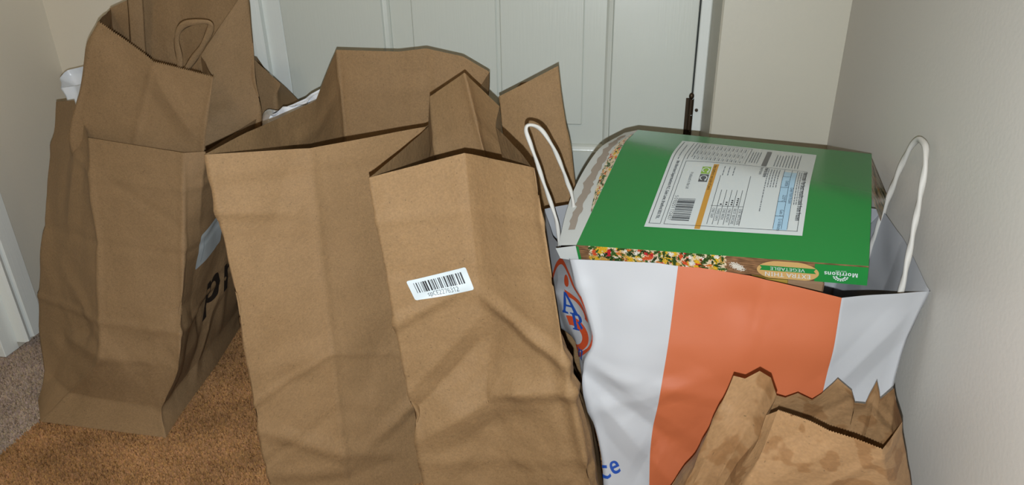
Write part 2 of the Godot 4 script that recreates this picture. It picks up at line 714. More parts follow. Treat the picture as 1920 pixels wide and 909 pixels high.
# ================================================================ the room
func ceiling_lamp(at: Vector3, power: float) -> void:
	var o := thing("ceiling_lamp", "round glass ceiling lamp in the hall behind the camera", "lamp", at)
	var lampmat := StandardMaterial3D.new()
	lampmat.albedo_color = Color(0.9, 0.88, 0.84)
	lampmat.emission_enabled = true
	lampmat.emission = Color(1.0, 0.9, 0.76)
	lampmat.emission_energy_multiplier = 0.8
	var prof := [Vector2(0.0, 0.0), Vector2(0.05, 0.004), Vector2(0.095, 0.02), Vector2(0.12, 0.045), Vector2(0.125, 0.06)]
	var pos := PackedVector3Array()
	var uvs := PackedVector2Array()
	for p in prof:
		for i in 33:
			var a := TAU * i / 32
			pos.append(V(cos(a) * p.x, p.y - 0.02, -sin(a) * p.x))
			uvs.append(p)
	part("glass_shade", grid_mesh(pos, 32, 4, 0, 32, Vector3.ZERO, grid_normals(pos, 32, 4, true), uvs), lampmat, o)
	var l := OmniLight3D.new()
	l.name = "lamp_light"
	l.position = V(0, -0.06, 0)
	l.light_color = Color(1.0, 0.9, 0.76)
	l.light_energy = power
	l.light_size = 0.11
	l.omni_range = 12.0
	l.omni_attenuation = 2.0
	l.shadow_enabled = true
	o.add_child(l)

const DZ := -1.18      # face of the door and of the wall left of it
const PZ := -1.05      # face of the wall that stands proud on the right
const LX := -1.03      # left wall
const RX := 0.283      # right wall
const TOP := 2.36

func build_room() -> void:
	# walls with thickness; the back wall leaves the doorway open for the door
	var st := begin()
	box_into(st, V(LX - 0.12, 0, DZ - 0.14), V(-0.622, TOP, DZ))
	box_into(st, V(-0.622, 2.02, DZ - 0.14), V(0.118, TOP, DZ))
	struct("wall_back", st.commit(), M.wall)
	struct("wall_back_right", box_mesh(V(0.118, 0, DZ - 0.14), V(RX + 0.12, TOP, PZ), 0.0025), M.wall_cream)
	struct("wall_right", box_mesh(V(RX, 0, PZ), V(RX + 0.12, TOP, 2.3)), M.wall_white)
	st = begin()
	box_into(st, V(LX - 0.12, 0, -0.905), V(LX, TOP, DZ) + V(0, 0, 0))
	box_into(st, V(LX - 0.12, 0, -0.10), V(LX, TOP, 2.3))
	box_into(st, V(LX - 0.12, 2.02, -0.905), V(LX, TOP, -0.10))
	struct("wall_left", st.commit(), M.wall)
	struct("wall_front", box_mesh(V(LX - 0.12, 0, 2.3), V(RX + 0.12, TOP, 2.42)), M.wall)
	struct("ceiling", box_mesh(V(LX - 0.12, TOP, DZ - 0.14), V(RX + 0.12, TOP + 0.1, 2.42)), M.ceiling)

	# ---- back door: frame, leaf with stiles, rails, mouldings, sunken panel, two fielded boards
	st = begin()
	box_into(st, V(-0.622, 0, DZ - 0.13), V(-0.5885, 2.02, DZ - 0.006), 0.0015)
	box_into(st, V(0.1015, 0, DZ - 0.13), V(0.118, 2.02, DZ - 0.001), 0.0015)
	box_into(st, V(-0.5885, 1.985, DZ - 0.13), V(0.1015, 2.02, DZ - 0.003), 0.0015)
	struct("door_frame", st.commit(), M.gloss_trim)
	st = begin()      # architrave on the left side
	var prof := [Vector2(0, 0), Vector2(0.0, 0.012), Vector2(0.004, 0.016), Vector2(0.030, 0.014), Vector2(0.036, 0.008), Vector2(0.042, 0.006), Vector2(0.042, -0.006)]
	prism_into(st, prof, V(-0.662, 0, DZ), V(-0.662, 2.06, DZ), Vector3.RIGHT, Vector3.BACK)
	struct("trim_1", st.commit(), M.gloss_trim)

	var d := Node3D.new()
	d.name = "door_1"
	d.position = V(-0.2435, 0.008, DZ)
	d.set_meta("kind", "structure")
	add_child(d)
	var o := d.position
	var zb := DZ - 0.04
	part("stile", box_mesh(V(-0.5855, 0.008, zb) - o, V(-0.409, 1.98, DZ) - o, 0.0012), M.gloss_white, d)
	part("stile", box_mesh(V(-0.031, 0.008, zb) - o, V(0.0985, 1.98, DZ) - o, 0.0012), M.gloss_white, d)
	part("bottom_rail", box_mesh(V(-0.409, 0.008, zb) - o, V(-0.031, 0.300, DZ) - o), M.gloss_white, d)
	part("lock_rail", box_mesh(V(-0.409, 0.90, zb) - o, V(-0.031, 1.08, DZ) - o), M.gloss_white, d)
	part("top_rail", box_mesh(V(-0.409, 1.86, zb) - o, V(-0.031, 1.98, DZ) - o), M.gloss_white, d)
	for r in [[0.300, 0.90], [1.08, 1.86]]:
		part("panel", box_mesh(V(-0.409, r[0], zb + 0.008) - o, V(-0.031, r[1], DZ - 0.012) - o), M.gloss_white, d)
		# ovolo moulding round the panel
		var mp := [Vector2(0, 0), Vector2(0.0012, -0.003), Vector2(0.003, -0.0035), Vector2(0.0075, -0.0055), Vector2(0.0105, -0.009), Vector2(0.0112, -0.0122)]
		var ms := begin()
		var fr := [[V(-0.409, r[1], DZ), V(-0.409, r[0], DZ), Vector3.RIGHT], [V(-0.031, r[0], DZ), V(-0.031, r[1], DZ), Vector3.LEFT], [V(-0.409, r[0], DZ), V(-0.031, r[0], DZ), Vector3.UP], [V(-0.031, r[1], DZ), V(-0.409, r[1], DZ), Vector3.DOWN]]
		for f in fr:
			prism_into(ms, mp, f[0] - o, f[1] - o, f[2], Vector3.BACK)
		part("moulding", ms.commit(), M.gloss_white, d)
		for x in [[-0.362, -0.2195], [-0.2145, -0.077]]:
			part("fielded_board", box_mesh(V(x[0], r[0] + 0.044, DZ - 0.0125) - o, V(x[1], r[1] - 0.044, DZ - 0.0085) - o, 0.0022), M.gloss_white, d)

	# hinge on the right edge of the door
	var hg := thing("door_hinge", "old dark brass butt hinge on right edge of the white panelled door", "hinge", V(0.0985, 0.335, DZ + 0.004))
	var ho := hg.position
	for k in 3:
		var y0 := 0.318 + k * 0.0265
		part("knuckle", tube([V(0.0985, y0, DZ + 0.004), V(0.0985, y0 + 0.0125, DZ + 0.004), V(0.0985, y0 + 0.0255, DZ + 0.004)], 0.0045, 14, ho, 0, 0, 2), M.aged_brass, hg)
	var fin := SphereMesh.new()
	fin.radius = 0.0042
	fin.height = 0.011
	fin.radial_segments = 12
	fin.rings = 8
	var fi := part("finial", fin, M.aged_brass, hg)
	fi.position = V(0.0985, 0.401, DZ + 0.004) - ho
	part("hinge_leaf", box_mesh(V(0.0905, 0.315, DZ - 0.003) - ho, V(0.0975, 0.397, DZ + 0.0012) - ho, 0.0006), M.aged_brass, hg)
	part("hinge_leaf", box_mesh(V(0.0995, 0.315, DZ - 0.003) - ho, V(0.1035, 0.397, DZ + 0.001) - ho, 0.0004), M.gloss_trim, hg)
	var sc := CylinderMesh.new()
	sc.top_radius = 0.0022
	sc.bottom_radius = 0.0028
	sc.height = 0.004
	sc.radial_segments = 12
	var so := part("screw", sc, M.aged_brass, hg)
	so.rotation.x = PI / 2
	so.position = V(0.1085, 0.377, DZ + 0.0008) - ho

	# ---- left doorway: architrave, lining, closed door set back in it
	st = begin()
	var ap := [Vector2(0.0, 0.0), Vector2(0.0, 0.013), Vector2(0.004, 0.017), Vector2(0.034, 0.018), Vector2(0.036, 0.014), Vector2(0.041, 0.013), Vector2(0.044, 0.019), Vector2(0.050, 0.021), Vector2(0.054, 0.017), Vector2(0.055, 0.0)]
	prism_into(st, ap, V(LX, 2.07, -0.960), V(LX, 0.012, -0.960), Vector3.BACK, Vector3.RIGHT)
	prism_into(st, ap, V(LX, 0.012, -0.045), V(LX, 2.07, -0.045), Vector3.FORWARD, Vector3.RIGHT)
	box_into(st, V(LX, 2.01, -0.96), V(LX + 0.017, 2.07, -0.045), 0.003)
	struct("trim_2", st.commit(), M.gloss_casing)
	st = begin()
	box_into(st, V(LX - 0.12, 0.0, -0.905), V(LX + 0.002, 2.02, -0.875), 0.001)
	box_into(st, V(LX - 0.12, 0.0, -0.13), V(LX + 0.002, 2.02, -0.10), 0.001)
	box_into(st, V(LX - 0.12, 1.99, -0.875), V(LX + 0.002, 2.02, -0.13), 0.001)
	struct("trim_3", st.commit(), M.gloss_casing)
	struct("door_2", box_mesh(V(LX - 0.10, 0.01, -0.873), V(LX - 0.06, 1.988, -0.132), 0.002), M.gloss_white)

func build_carpets() -> void:
	var fl := struct("floor", box_mesh(V(LX - 0.12, -0.10, DZ - 0.14), V(RX + 0.12, -0.008, 2.42)), M.carpet_brown)
	# the pile: short tufts, a strip of grey along the left wall, brown beyond its seam
	var r := RandomNumberGenerator.new()
	r.seed = 5
	var st := begin()
	for k in 3:
		var a := TAU * k / 3.0
		var a2 := TAU * (k + 1) / 3.0
		var n := V(cos((a + a2) / 2), 0.6, sin((a + a2) / 2)).normalized()
		var p0 := V(cos(a), 0, sin(a)) * 0.5
		var p1 := V(cos(a2), 0, sin(a2)) * 0.5
		quad(st, p0, p1, p1 * 0.9 + V(0.1, 0.75, 0), p0 * 0.9 + V(0.1, 0.75, 0), n)
		quad(st, p0 * 0.9 + V(0.1, 0.75, 0), p1 * 0.9 + V(0.1, 0.75, 0), V(0.2, 1.0, 0.05), V(0.2, 1.0, 0.05), V(n.x * 0.4, 1, n.z * 0.4).normalized())
	var tuft := st.commit()
	var patches := noise(FastNoiseLite.TYPE_SIMPLEX_SMOOTH, 9.0, 3, 4)
	for which in [["carpet_pile", -0.848, 0.28, Color(0.335, 0.18, 0.078), 0.0023], ["runner_pile", LX - 0.06, -0.848, Color(0.37, 0.285, 0.22), 0.0023]]:
		var xs := []
		var step: float = which[4]
		var x: float = which[1]
		while x < which[2]:
			var z := -1.16
			while z < -0.38:
				xs.append(V(x + r.randf_range(-1, 1) * step * 0.5, -0.008, z + r.randf_range(-1, 1) * step * 0.5))
				z += step
			x += step
		var mm := MultiMesh.new()
		mm.transform_format = MultiMesh.TRANSFORM_3D
		mm.use_colors = true
		mm.mesh = tuft
		mm.instance_count = xs.size()
		for k in xs.size():
			var p: Vector3 = xs[k]
			var b := Basis(Vector3.UP, r.randf() * TAU).rotated(V(r.randf_range(-1, 1), 0, r.randf_range(-1, 1)).normalized(), r.randf_range(0, 0.55))
			b = b.scaled(V(0.0028, 0.0080, 0.0028) * r.randf_range(0.8, 1.2))
			mm.set_instance_transform(k, Transform3D(b, p))
			var c: Color = which[3]
			var f := r.randf_range(0.78, 1.2) * (1.0 + 0.35 * patches.get_noise_2d(p.x, p.z))
			mm.set_instance_color(k, Color(c.r * f, c.g * f * r.randf_range(0.95, 1.03), c.b * f * r.randf_range(0.85, 1.1)))
		var mi := MultiMeshInstance3D.new()
		mi.name = which[0]
		mi.multimesh = mm
		mi.material_override = M.pile
		mi.set_meta("kind", "stuff")
		mi.set_meta("label", "short brown carpet pile on the hall floor between the bags" if which[0] == "carpet_pile" else "grey carpet pile along the left wall by the white door casing")
		mi.set_meta("category", "carpet")
		add_child(mi)

# ================================================================ the bags
func centre_of(ring: Array) -> Vector3:
	var c := Vector3.ZERO
	for p in ring:
		c += p
	c /= ring.size()
	c.y = (ring[0] as Vector3).y
	return c

func make_bag(called: String, label: String, rings: Array, opts: Dictionary) -> Array:
	var l := Loft.new()
	var lo: Vector3 = rings[0][0]
	var hi := lo
	for r in rings:
		for p in r:
			lo = lo.min(p)
			hi = hi.max(p)
	l.bulge.seed = opts.get("seed", 1)
	l.crumple(opts.get("seed", 1), opts.get("folds", 40), lo, V(hi.x, lerpf(lo.y, hi.y, opts.get("fold_top", 0.85)), hi.z), opts.get("amp", 0.003))
	l.facet = opts.get("facet", 0.003)
	l.ridges = opts.get("ridges", [])
	for f in opts.get("wrinkles", []):
		l.folds.append([f[0], (f[1] as Vector3).normalized(), f[2], f[3], f[4]])
	l.build(rings, opts.get("step", 0.004), opts.subv, opts.get("smooth", 0.8), opts.get("creases", []), opts.get("bulge", 0.003), opts.get("rim_free", 0.4))
	var o := thing(called, label, "bag", centre_of(rings[0]), opts.get("group", ""))
	return [l, o]

func panels(l: Loft, o: Node3D, cuts: Array, m: Material) -> void:
	# cuts: [name, first control point, last control point]
	for c in cuts:
		loft_part(c[0], l, c[1], c[2], M[c[3]] if c.size() > 3 else m, o)
	loft_base(l, m, o)

func teeth(l: Loft, c0: int, c1: int, size: float, m: Material, o: Node3D, called := "pinked_edge") -> void:
	# the zigzag cut of a paper bag's mouth
	var st := begin()
	var top := l.nv * (l.nu + 1)
	for i in range(l.cols[c0], l.cols[c1]):
		var a := l.pos[top + i]
		var b := l.pos[top + i + 1]
		var upv := (a - l.pos[top - (l.nu + 1) + i]).normalized()
		var n := l.nrm[top + i]
		var tri := [a, (a + b) * 0.5 + upv * size, b]
		if (tri[1] - tri[0]).cross(tri[2] - tri[0]).dot(n) > 0.0:
			tri = [tri[0], tri[2], tri[1]]
		for p in tri:
			st.set_normal(n)
			st.set_uv(l.uvs[top + i])
			st.add_vertex(p - o.position)
	part(called, st.commit(), m, o)

func on_loft(l: Loft, centre: Vector2, rot: float) -> Callable:
	var c := cos(rot)
	var s := sin(rot)
	return func(x: float, y: float) -> Array: return l.at(centre.x + x * c - y * s, centre.y + x * s + y * c)

func barcode_into(st: SurfaceTool, at: Callable, x0: float, x1: float, y0: float, y1: float, seed_: int, lift: float, origin: Vector3, along_x := true) -> void:
	var r := RandomNumberGenerator.new()
	r.seed = seed_
	var t := 0.0
	var n := 95.0
	while t < n - 1:
		var w := float(r.randi_range(1, 3))
		if t + w > n:
			w = n - t
		if along_x:
			bar_into(st, at, lerpf(x0, x1, t / n), y0, lerpf(x0, x1, (t + w) / n), y1, lift, origin)
		else:
			bar_into(st, at, x0, lerpf(y0, y1, t / n), x1, lerpf(y0, y1, (t + w) / n), lift, origin)
		t += w + float(r.randi_range(1, 3))

func build_bags() -> void:
	var GR := "brown paper grocery bags"
	# ---- left bag against the left wall
	var b := make_bag("kraft_bag", "leftmost brown paper grocery bag with dark lettering and a white sticker on its side", [
		[V(-0.843, -0.000, -0.732), V(-0.634, 0.000, -0.725), V(-0.642, 0.000, -0.772), V(-0.655, 0.000, -0.900), V(-0.675, 0.000, -1.020), V(-0.780, 0.000, -1.030), V(-0.900, 0.000, -1.020), V(-0.883, 0.000, -0.775), V(-0.863, 0.000, -0.754)],
		[V(-0.818, 0.024, -0.772), V(-0.650, 0.028, -0.750), V(-0.655, 0.030, -0.790), V(-0.655, 0.040, -0.900), V(-0.670, 0.040, -1.020), V(-0.780, 0.040, -1.030), V(-0.900, 0.040, -1.020), V(-0.878, 0.040, -0.800), V(-0.848, 0.032, -0.786)],
		[V(-0.726, 0.110, -0.752), V(-0.606, 0.101, -0.752), V(-0.630, 0.089, -0.800), V(-0.640, 0.100, -0.900), V(-0.645, 0.100, -1.030), V(-0.780, 0.100, -1.040), V(-0.920, 0.100, -1.040), V(-0.902, 0.096, -0.840), V(-0.818, 0.101, -0.801)],
		[V(-0.727, 0.249, -0.800), V(-0.596, 0.241, -0.800), V(-0.600, 0.238, -0.838), V(-0.600, 0.250, -0.920), V(-0.600, 0.250, -1.030), V(-0.780, 0.250, -1.050), V(-0.940, 0.250, -1.050), V(-0.877, 0.233, -0.870), V(-0.802, 0.241, -0.835)],
		[V(-0.742, 0.402, -0.862), V(-0.592, 0.389, -0.850), V(-0.567, 0.388, -0.862), V(-0.563, 0.391, -0.935), V(-0.556, 0.398, -1.010), V(-0.750, 0.385, -1.060), V(-0.940, 0.385, -1.080), V(-0.886, 0.418, -0.985), V(-0.805, 0.436, -0.930)],
	], {"subv": [10, 20, 36, 38], "seed": 101, "ridges": [0, 1], "folds": 60, "amp": 0.005, "bulge": 0.004, "smooth": 0.35, "facet": 0.005, "group": GR, "creases": [[0.40, 0.0025, 0.02], [0.66, -0.0018, 0.02], [0.88, 0.002, 0.025]]})
	var l: Loft = b[0]
	var o: Node3D = b[1]
	panels(l, o, [["front_panel", 0, 1], ["side_panel", 1, 4], ["back_panel", 4, 6], ["side_panel", 6, 9]], M.kraft_grey)
	var at := on_loft(l, l.near(V(-0.598, 0.247, -0.878)), -0.02)
	var lab := part("sticker", sheet(at, 0.085, 0.054, 0.005, 0.0008, o.position), M.sticker, o)
	lab.set_meta("label", "white sticker on the side of the bag")
	var st := begin()
	bar_into(st, at, -0.0300, -0.020, -0.0292, 0.020, 0.0012, o.position)
	part("sticker_print", st.commit(), M.ink_grey, lab)
	at = on_loft(l, l.near(V(-0.606, 0.122, -0.872)), 0.05)
	st = begin()
	text_into(st, at, "prime", 0.0, 0.0, 0.080, 0.0, 0.0008, o.position, "Droid Sans Bold")
	part("lettering", st.commit(), M.ink_brown, o)

	# ---- the bag that stands in it, mouth towards the camera
	b = make_bag("kraft_bag", "brown paper bag with zigzag rim and a loose handle, stuffed into the leftmost bag", [
		[V(-0.800, 0.240, -0.895), V(-0.720, 0.240, -0.895), V(-0.610, 0.240, -0.890), V(-0.660, 0.240, -0.945), V(-0.620, 0.240, -0.985), V(-0.700, 0.240, -1.010), V(-0.860, 0.240, -1.030)],
		[V(-0.789, 0.395, -0.884), V(-0.686, 0.381, -0.880), V(-0.579, 0.382, -0.876), V(-0.625, 0.400, -0.945), V(-0.556, 0.385, -1.000), V(-0.685, 0.375, -1.020), V(-0.830, 0.400, -1.030)],
		[V(-0.712, 0.551, -0.905), V(-0.632, 0.502, -0.888), V(-0.538, 0.487, -0.868), V(-0.600, 0.500, -0.945), V(-0.542, 0.586, -1.000), V(-0.666, 0.598, -1.030), V(-0.788, 0.552, -1.030)],
	], {"subv": [30, 40], "seed": 77, "ridges": [0, 1, 2, 3], "folds": 30, "amp": 0.004, "bulge": 0.006, "fold_top": 0.9, "step": 0.0035, "group": GR})
	l = b[0]
	o = b[1]
	panels(l, o, [["front_panel", 0, 2], ["side_gusset", 2, 4], ["back_panel", 4, 6], ["side_panel", 6, 7]], M.kraft_grey)
	teeth(l, 0, 2, 0.0028, M.kraft_grey, o)
	part("handle", tube([V(-0.655, 0.452, -0.955), V(-0.640, 0.485, -0.955), V(-0.634, 0.520, -0.950), V(-0.618, 0.540, -0.945), V(-0.596, 0.546, -0.945), V(-0.578, 0.543, -0.950), V(-0.590, 0.523, -0.955), V(-0.612, 0.500, -0.958), V(-0.642, 0.470, -0.960)], 0.0042, 8, o.position, 60.0, 0.2, 8, 0.45), M.kraft_grey, o)
	part("handle", tube([V(-0.748, 0.425, -1.012), V(-0.740, 0.49, -1.008), V(-0.728, 0.54, -1.004), V(-0.716, 0.60, -1.005), V(-0.708, 0.622, -1.018), V(-0.702, 0.612, -1.042), V(-0.698, 0.56, -1.050), V(-0.695, 0.50, -1.050)], 0.011, 8, o.position, 0.0, 0.0, 8, 0.12), M.kraft_grey, o)

	# ---- wide open bag in the middle
	b = make_bag("kraft_bag", "wide open brown paper bag in the middle with tall back panel before the door", [
		[V(-0.403, 0.000, -0.600), V(-0.323, 0.000, -0.635), V(-0.232, 0.000, -0.700), V(-0.215, 0.000, -0.860), V(-0.200, 0.000, -0.965), V(-0.232, 0.000, -0.960), V(-0.270, 0.000, -0.955), V(-0.300, 0.000, -0.950), V(-0.405, 0.000, -0.940), V(-0.410, 0.000, -0.860), V(-0.410, 0.000, -0.790), V(-0.410, 0.000, -0.700)],
		[V(-0.407, 0.100, -0.605), V(-0.323, 0.159, -0.647), V(-0.232, 0.100, -0.722), V(-0.212, 0.100, -0.860), V(-0.198, 0.100, -0.970), V(-0.230, 0.100, -0.966), V(-0.270, 0.100, -0.960), V(-0.300, 0.100, -0.955), V(-0.405, 0.100, -0.945), V(-0.415, 0.100, -0.860), V(-0.415, 0.100, -0.790), V(-0.413, 0.100, -0.700)],
		[V(-0.406, 0.318, -0.615), V(-0.331, 0.335, -0.675), V(-0.230, 0.300, -0.780), V(-0.205, 0.300, -0.880), V(-0.195, 0.300, -0.985), V(-0.233, 0.300, -0.980), V(-0.280, 0.300, -0.975), V(-0.310, 0.300, -0.970), V(-0.405, 0.300, -0.955), V(-0.425, 0.300, -0.870), V(-0.425, 0.300, -0.790), V(-0.420, 0.300, -0.710)],
		[V(-0.416, 0.466, -0.630), V(-0.334, 0.455, -0.693), V(-0.234, 0.453, -0.790), V(-0.212, 0.445, -0.900), V(-0.195, 0.472, -1.000), V(-0.233, 0.494, -0.998), V(-0.283, 0.506, -0.990), V(-0.321, 0.502, -0.985), V(-0.406, 0.506, -0.970), V(-0.411, 0.455, -0.890), V(-0.421, 0.455, -0.800), V(-0.418, 0.462, -0.720)],
	], {"subv": [22, 48, 36], "seed": 211, "ridges": [0, 1, 2, 6, 8], "folds": 45, "amp": 0.003, "bulge": 0.004, "smooth": 0.6, "facet": 0.004, "group": GR, "creases": [[0.915, -0.0018, 0.035], [0.37, 0.0022, 0.014], [0.20, -0.002, 0.015]], "wrinkles": [[V(-0.345, 0.10, -0.66), V(0.5, 0.85, 0), 0.11, 0.014, 0.006], [V(-0.26, 0.11, -0.73), V(-0.55, 0.83, 0), 0.10, 0.014, 0.005], [V(-0.385, 0.40, -0.64), V(0.25, 0.97, 0), 0.06, 0.010, 0.004]]})
	l = b[0]
	o = b[1]
	panels(l, o, [["front_panel", 0, 2], ["side_panel", 2, 4], ["back_panel", 4, 8], ["side_panel", 8, 12]], M.kraft)

	# ---- nearest bag, with the barcode sticker
	b = make_bag("kraft_bag", "nearest tall brown paper bag with a white barcode sticker on its front", [
		[V(-0.183, 0.000, -0.550), V(-0.090, 0.000, -0.575), V(0.008, 0.000, -0.560), V(0.017, 0.000, -0.575), V(0.008, 0.000, -0.660), V(-0.020, 0.000, -0.755), V(-0.100, 0.000, -0.750), V(-0.185, 0.000, -0.750), V(-0.188, 0.000, -0.720), V(-0.187, 0.000, -0.640)],
		[V(-0.199, 0.166, -0.565), V(-0.119, 0.158, -0.585), V(-0.026, 0.185, -0.568), V(-0.017, 0.173, -0.582), V(-0.022, 0.170, -0.650), V(-0.055, 0.170, -0.755), V(-0.120, 0.170, -0.770), V(-0.205, 0.170, -0.760), V(-0.208, 0.170, -0.730), V(-0.207, 0.170, -0.650)],
		[V(-0.208, 0.250, -0.570), V(-0.127, 0.234, -0.595), V(-0.046, 0.284, -0.572), V(-0.041, 0.275, -0.586), V(-0.052, 0.250, -0.650), V(-0.100, 0.250, -0.760), V(-0.135, 0.255, -0.785), V(-0.211, 0.250, -0.765), V(-0.215, 0.250, -0.735), V(-0.214, 0.250, -0.655)],
		[V(-0.216, 0.334, -0.575), V(-0.134, 0.311, -0.605), V(-0.054, 0.335, -0.575), V(-0.055, 0.327, -0.588), V(-0.096, 0.330, -0.670), V(-0.125, 0.330, -0.765), V(-0.150, 0.340, -0.800), V(-0.218, 0.330, -0.770), V(-0.222, 0.330, -0.740), V(-0.222, 0.330, -0.660)],
		[V(-0.228, 0.467, -0.580), V(-0.150, 0.477, -0.630), V(-0.077, 0.482, -0.580), V(-0.078, 0.478, -0.590), V(-0.132, 0.482, -0.700), V(-0.145, 0.478, -0.795), V(-0.193, 0.508, -0.830), V(-0.224, 0.491, -0.780), V(-0.220, 0.464, -0.755), V(-0.222, 0.466, -0.675)],
	], {"subv": [36, 20, 20, 36], "seed": 305, "ridges": [0, 1, 2, 6], "folds": 40, "amp": 0.003, "bulge": 0.003, "smooth": 0.6, "fold_top": 0.7, "facet": 0.007, "wrinkles": [[V(-0.170, 0.245, -0.58), V(0.73, -0.68, 0), 0.12, 0.022, -0.010], [V(-0.130, 0.225, -0.58), V(0.5, -0.86, 0), 0.10, 0.030, 0.010], [V(-0.085, 0.31, -0.58), V(0.5, 0.86, 0), 0.09, 0.012, 0.006], [V(-0.07, 0.25, -0.57), V(-0.2, 0.98, 0), 0.09, 0.014, 0.006], [V(-0.19, 0.33, -0.575), V(-0.4, 0.9, 0), 0.06, 0.010, 0.004]], "step": 0.0035, "group": GR, "creases": [[0.90, 0.0014, 0.02], [0.78, -0.001, 0.02], [0.33, 0.002, 0.03]]})
	l = b[0]
	o = b[1]
	panels(l, o, [["front_panel", 0, 2], ["side_panel", 2, 5], ["back_panel", 5, 7], ["side_panel", 7, 10]], M.kraft_pale)
	at = on_loft(l, l.near(V(-0.172, 0.352, -0.592)), 0.27)
	lab = part("barcode_sticker", sheet(at, 0.060, 0.022, 0.002, 0.0006, o.position, 36, 16), M.sticker, o)
	lab.set_meta("label", "white barcode sticker")
	st = begin()
	barcode_into(st, at, -0.0245, 0.0255, -0.0035, 0.0075, 9, 0.0009, o.position)
	text_into(st, at, "spCE2276312", 0.0, -0.0090, 0.0062, 0.0, 0.0009, o.position, "Droid Sans", 0.031, true)
	part("barcode_print", st.commit(), M.ink, lab)

	# ---- bag behind it on the right
	b = make_bag("kraft_bag", "brown paper bag with slanting rim standing behind the barcode bag, before the door panel", [
		[V(-0.135, 0.000, -0.900), V(-0.090, 0.000, -0.900), V(-0.020, 0.000, -0.900), V(-0.030, 0.000, -1.000), V(-0.040, 0.000, -1.110), V(-0.140, 0.000, -1.110), V(-0.140, 0.000, -1.000)],
		[V(-0.155, 0.200, -0.920), V(-0.120, 0.200, -0.915), V(-0.048, 0.215, -0.920), V(-0.062, 0.200, -1.000), V(-0.075, 0.200, -1.110), V(-0.150, 0.200, -1.120), V(-0.150, 0.200, -1.000)],
		[V(-0.173, 0.453, -0.940), V(-0.143, 0.469, -0.937), V(-0.093, 0.496, -0.935), V(-0.112, 0.455, -1.030), V(-0.125, 0.440, -1.120), V(-0.170, 0.430, -1.120), V(-0.176, 0.430, -1.030)],
	], {"subv": [36, 50], "seed": 17, "folds": 30, "amp": 0.004, "bulge": 0.005, "group": GR})
	panels(b[0], b[1], [["front_panel", 0, 2], ["side_panel", 2, 4], ["back_panel", 4, 5], ["side_panel", 5, 7]], M.kraft)

	# ---- a bag in the corner behind the left one, only its mouth corner shows
	b = make_bag("kraft_bag", "brown paper bag standing at the back between leftmost bag and door, one corner showing", [
		[V(-0.610, 0.000, -1.070), V(-0.500, 0.000, -1.070), V(-0.500, 0.000, -1.150), V(-0.610, 0.000, -1.150)],
		[V(-0.606, 0.347, -1.065), V(-0.560, 0.366, -1.065), V(-0.550, 0.350, -1.150), V(-0.620, 0.350, -1.150)],
		[V(-0.587, 0.478, -1.060), V(-0.544, 0.435, -1.060), V(-0.602, 0.438, -1.130), V(-0.620, 0.460, -1.140)],
	], {"subv": [30, 24], "seed": 23, "folds": 16, "amp": 0.004, "bulge": 0.004, "group": GR})
	panels(b[0], b[1], [["front_panel", 0, 1], ["side_panel", 1, 2], ["back_panel", 2, 3], ["side_panel", 3, 4]], M.kraft_grey)

	# ---- white things peeping out behind the bags
	b = make_bag("white_bag", "crumpled white paper bag peeping out behind the wide open brown bag", [
		[V(-0.545, 0.000, -0.940), V(-0.445, 0.000, -0.940), V(-0.445, 0.000, -1.000), V(-0.545, 0.000, -1.000)],
		[V(-0.526, 0.378, -0.955), V(-0.440, 0.401, -0.955), V(-0.460, 0.360, -1.010), V(-0.550, 0.360, -1.010)],
		[V(-0.512, 0.415, -0.965), V(-0.430, 0.455, -0.965), V(-0.450, 0.440, -1.010), V(-0.540, 0.400, -1.010)],
	], {"subv": [30, 20], "seed": 29, "folds": 40, "amp": 0.010, "bulge": 0.01, "fold_top": 1.0, "rim_free": 0.0})
	panels(b[0], b[1], [["front_panel", 0, 1], ["side_panel", 1, 2], ["back_panel", 2, 3], ["side_panel", 3, 4]], M.plastic_white)
	b = make_bag("white_bag", "crumpled white plastic bag sticking out of the leftmost brown bag by the left wall", [
		[V(-0.900, 0.250, -1.000), V(-0.840, 0.250, -1.000), V(-0.840, 0.250, -1.040), V(-0.900, 0.250, -1.040)],
		[V(-0.890, 0.395, -1.010), V(-0.840, 0.405, -1.010), V(-0.845, 0.400, -1.050), V(-0.895, 0.395, -1.050)],
		[V(-0.897, 0.432, -1.015), V(-0.845, 0.440, -1.015), V(-0.862, 0.462, -1.055), V(-0.910, 0.452, -1.055)],
	], {"subv": [30, 16], "seed": 31, "folds": 30, "amp": 0.004, "bulge": 0.004, "fold_top": 1.0, "rim_free": 0.0})
	panels(b[0], b[1], [["front_panel", 0, 1], ["side_panel", 1, 2], ["back_panel", 2, 3], ["side_panel", 3, 4]], M.plastic_white)

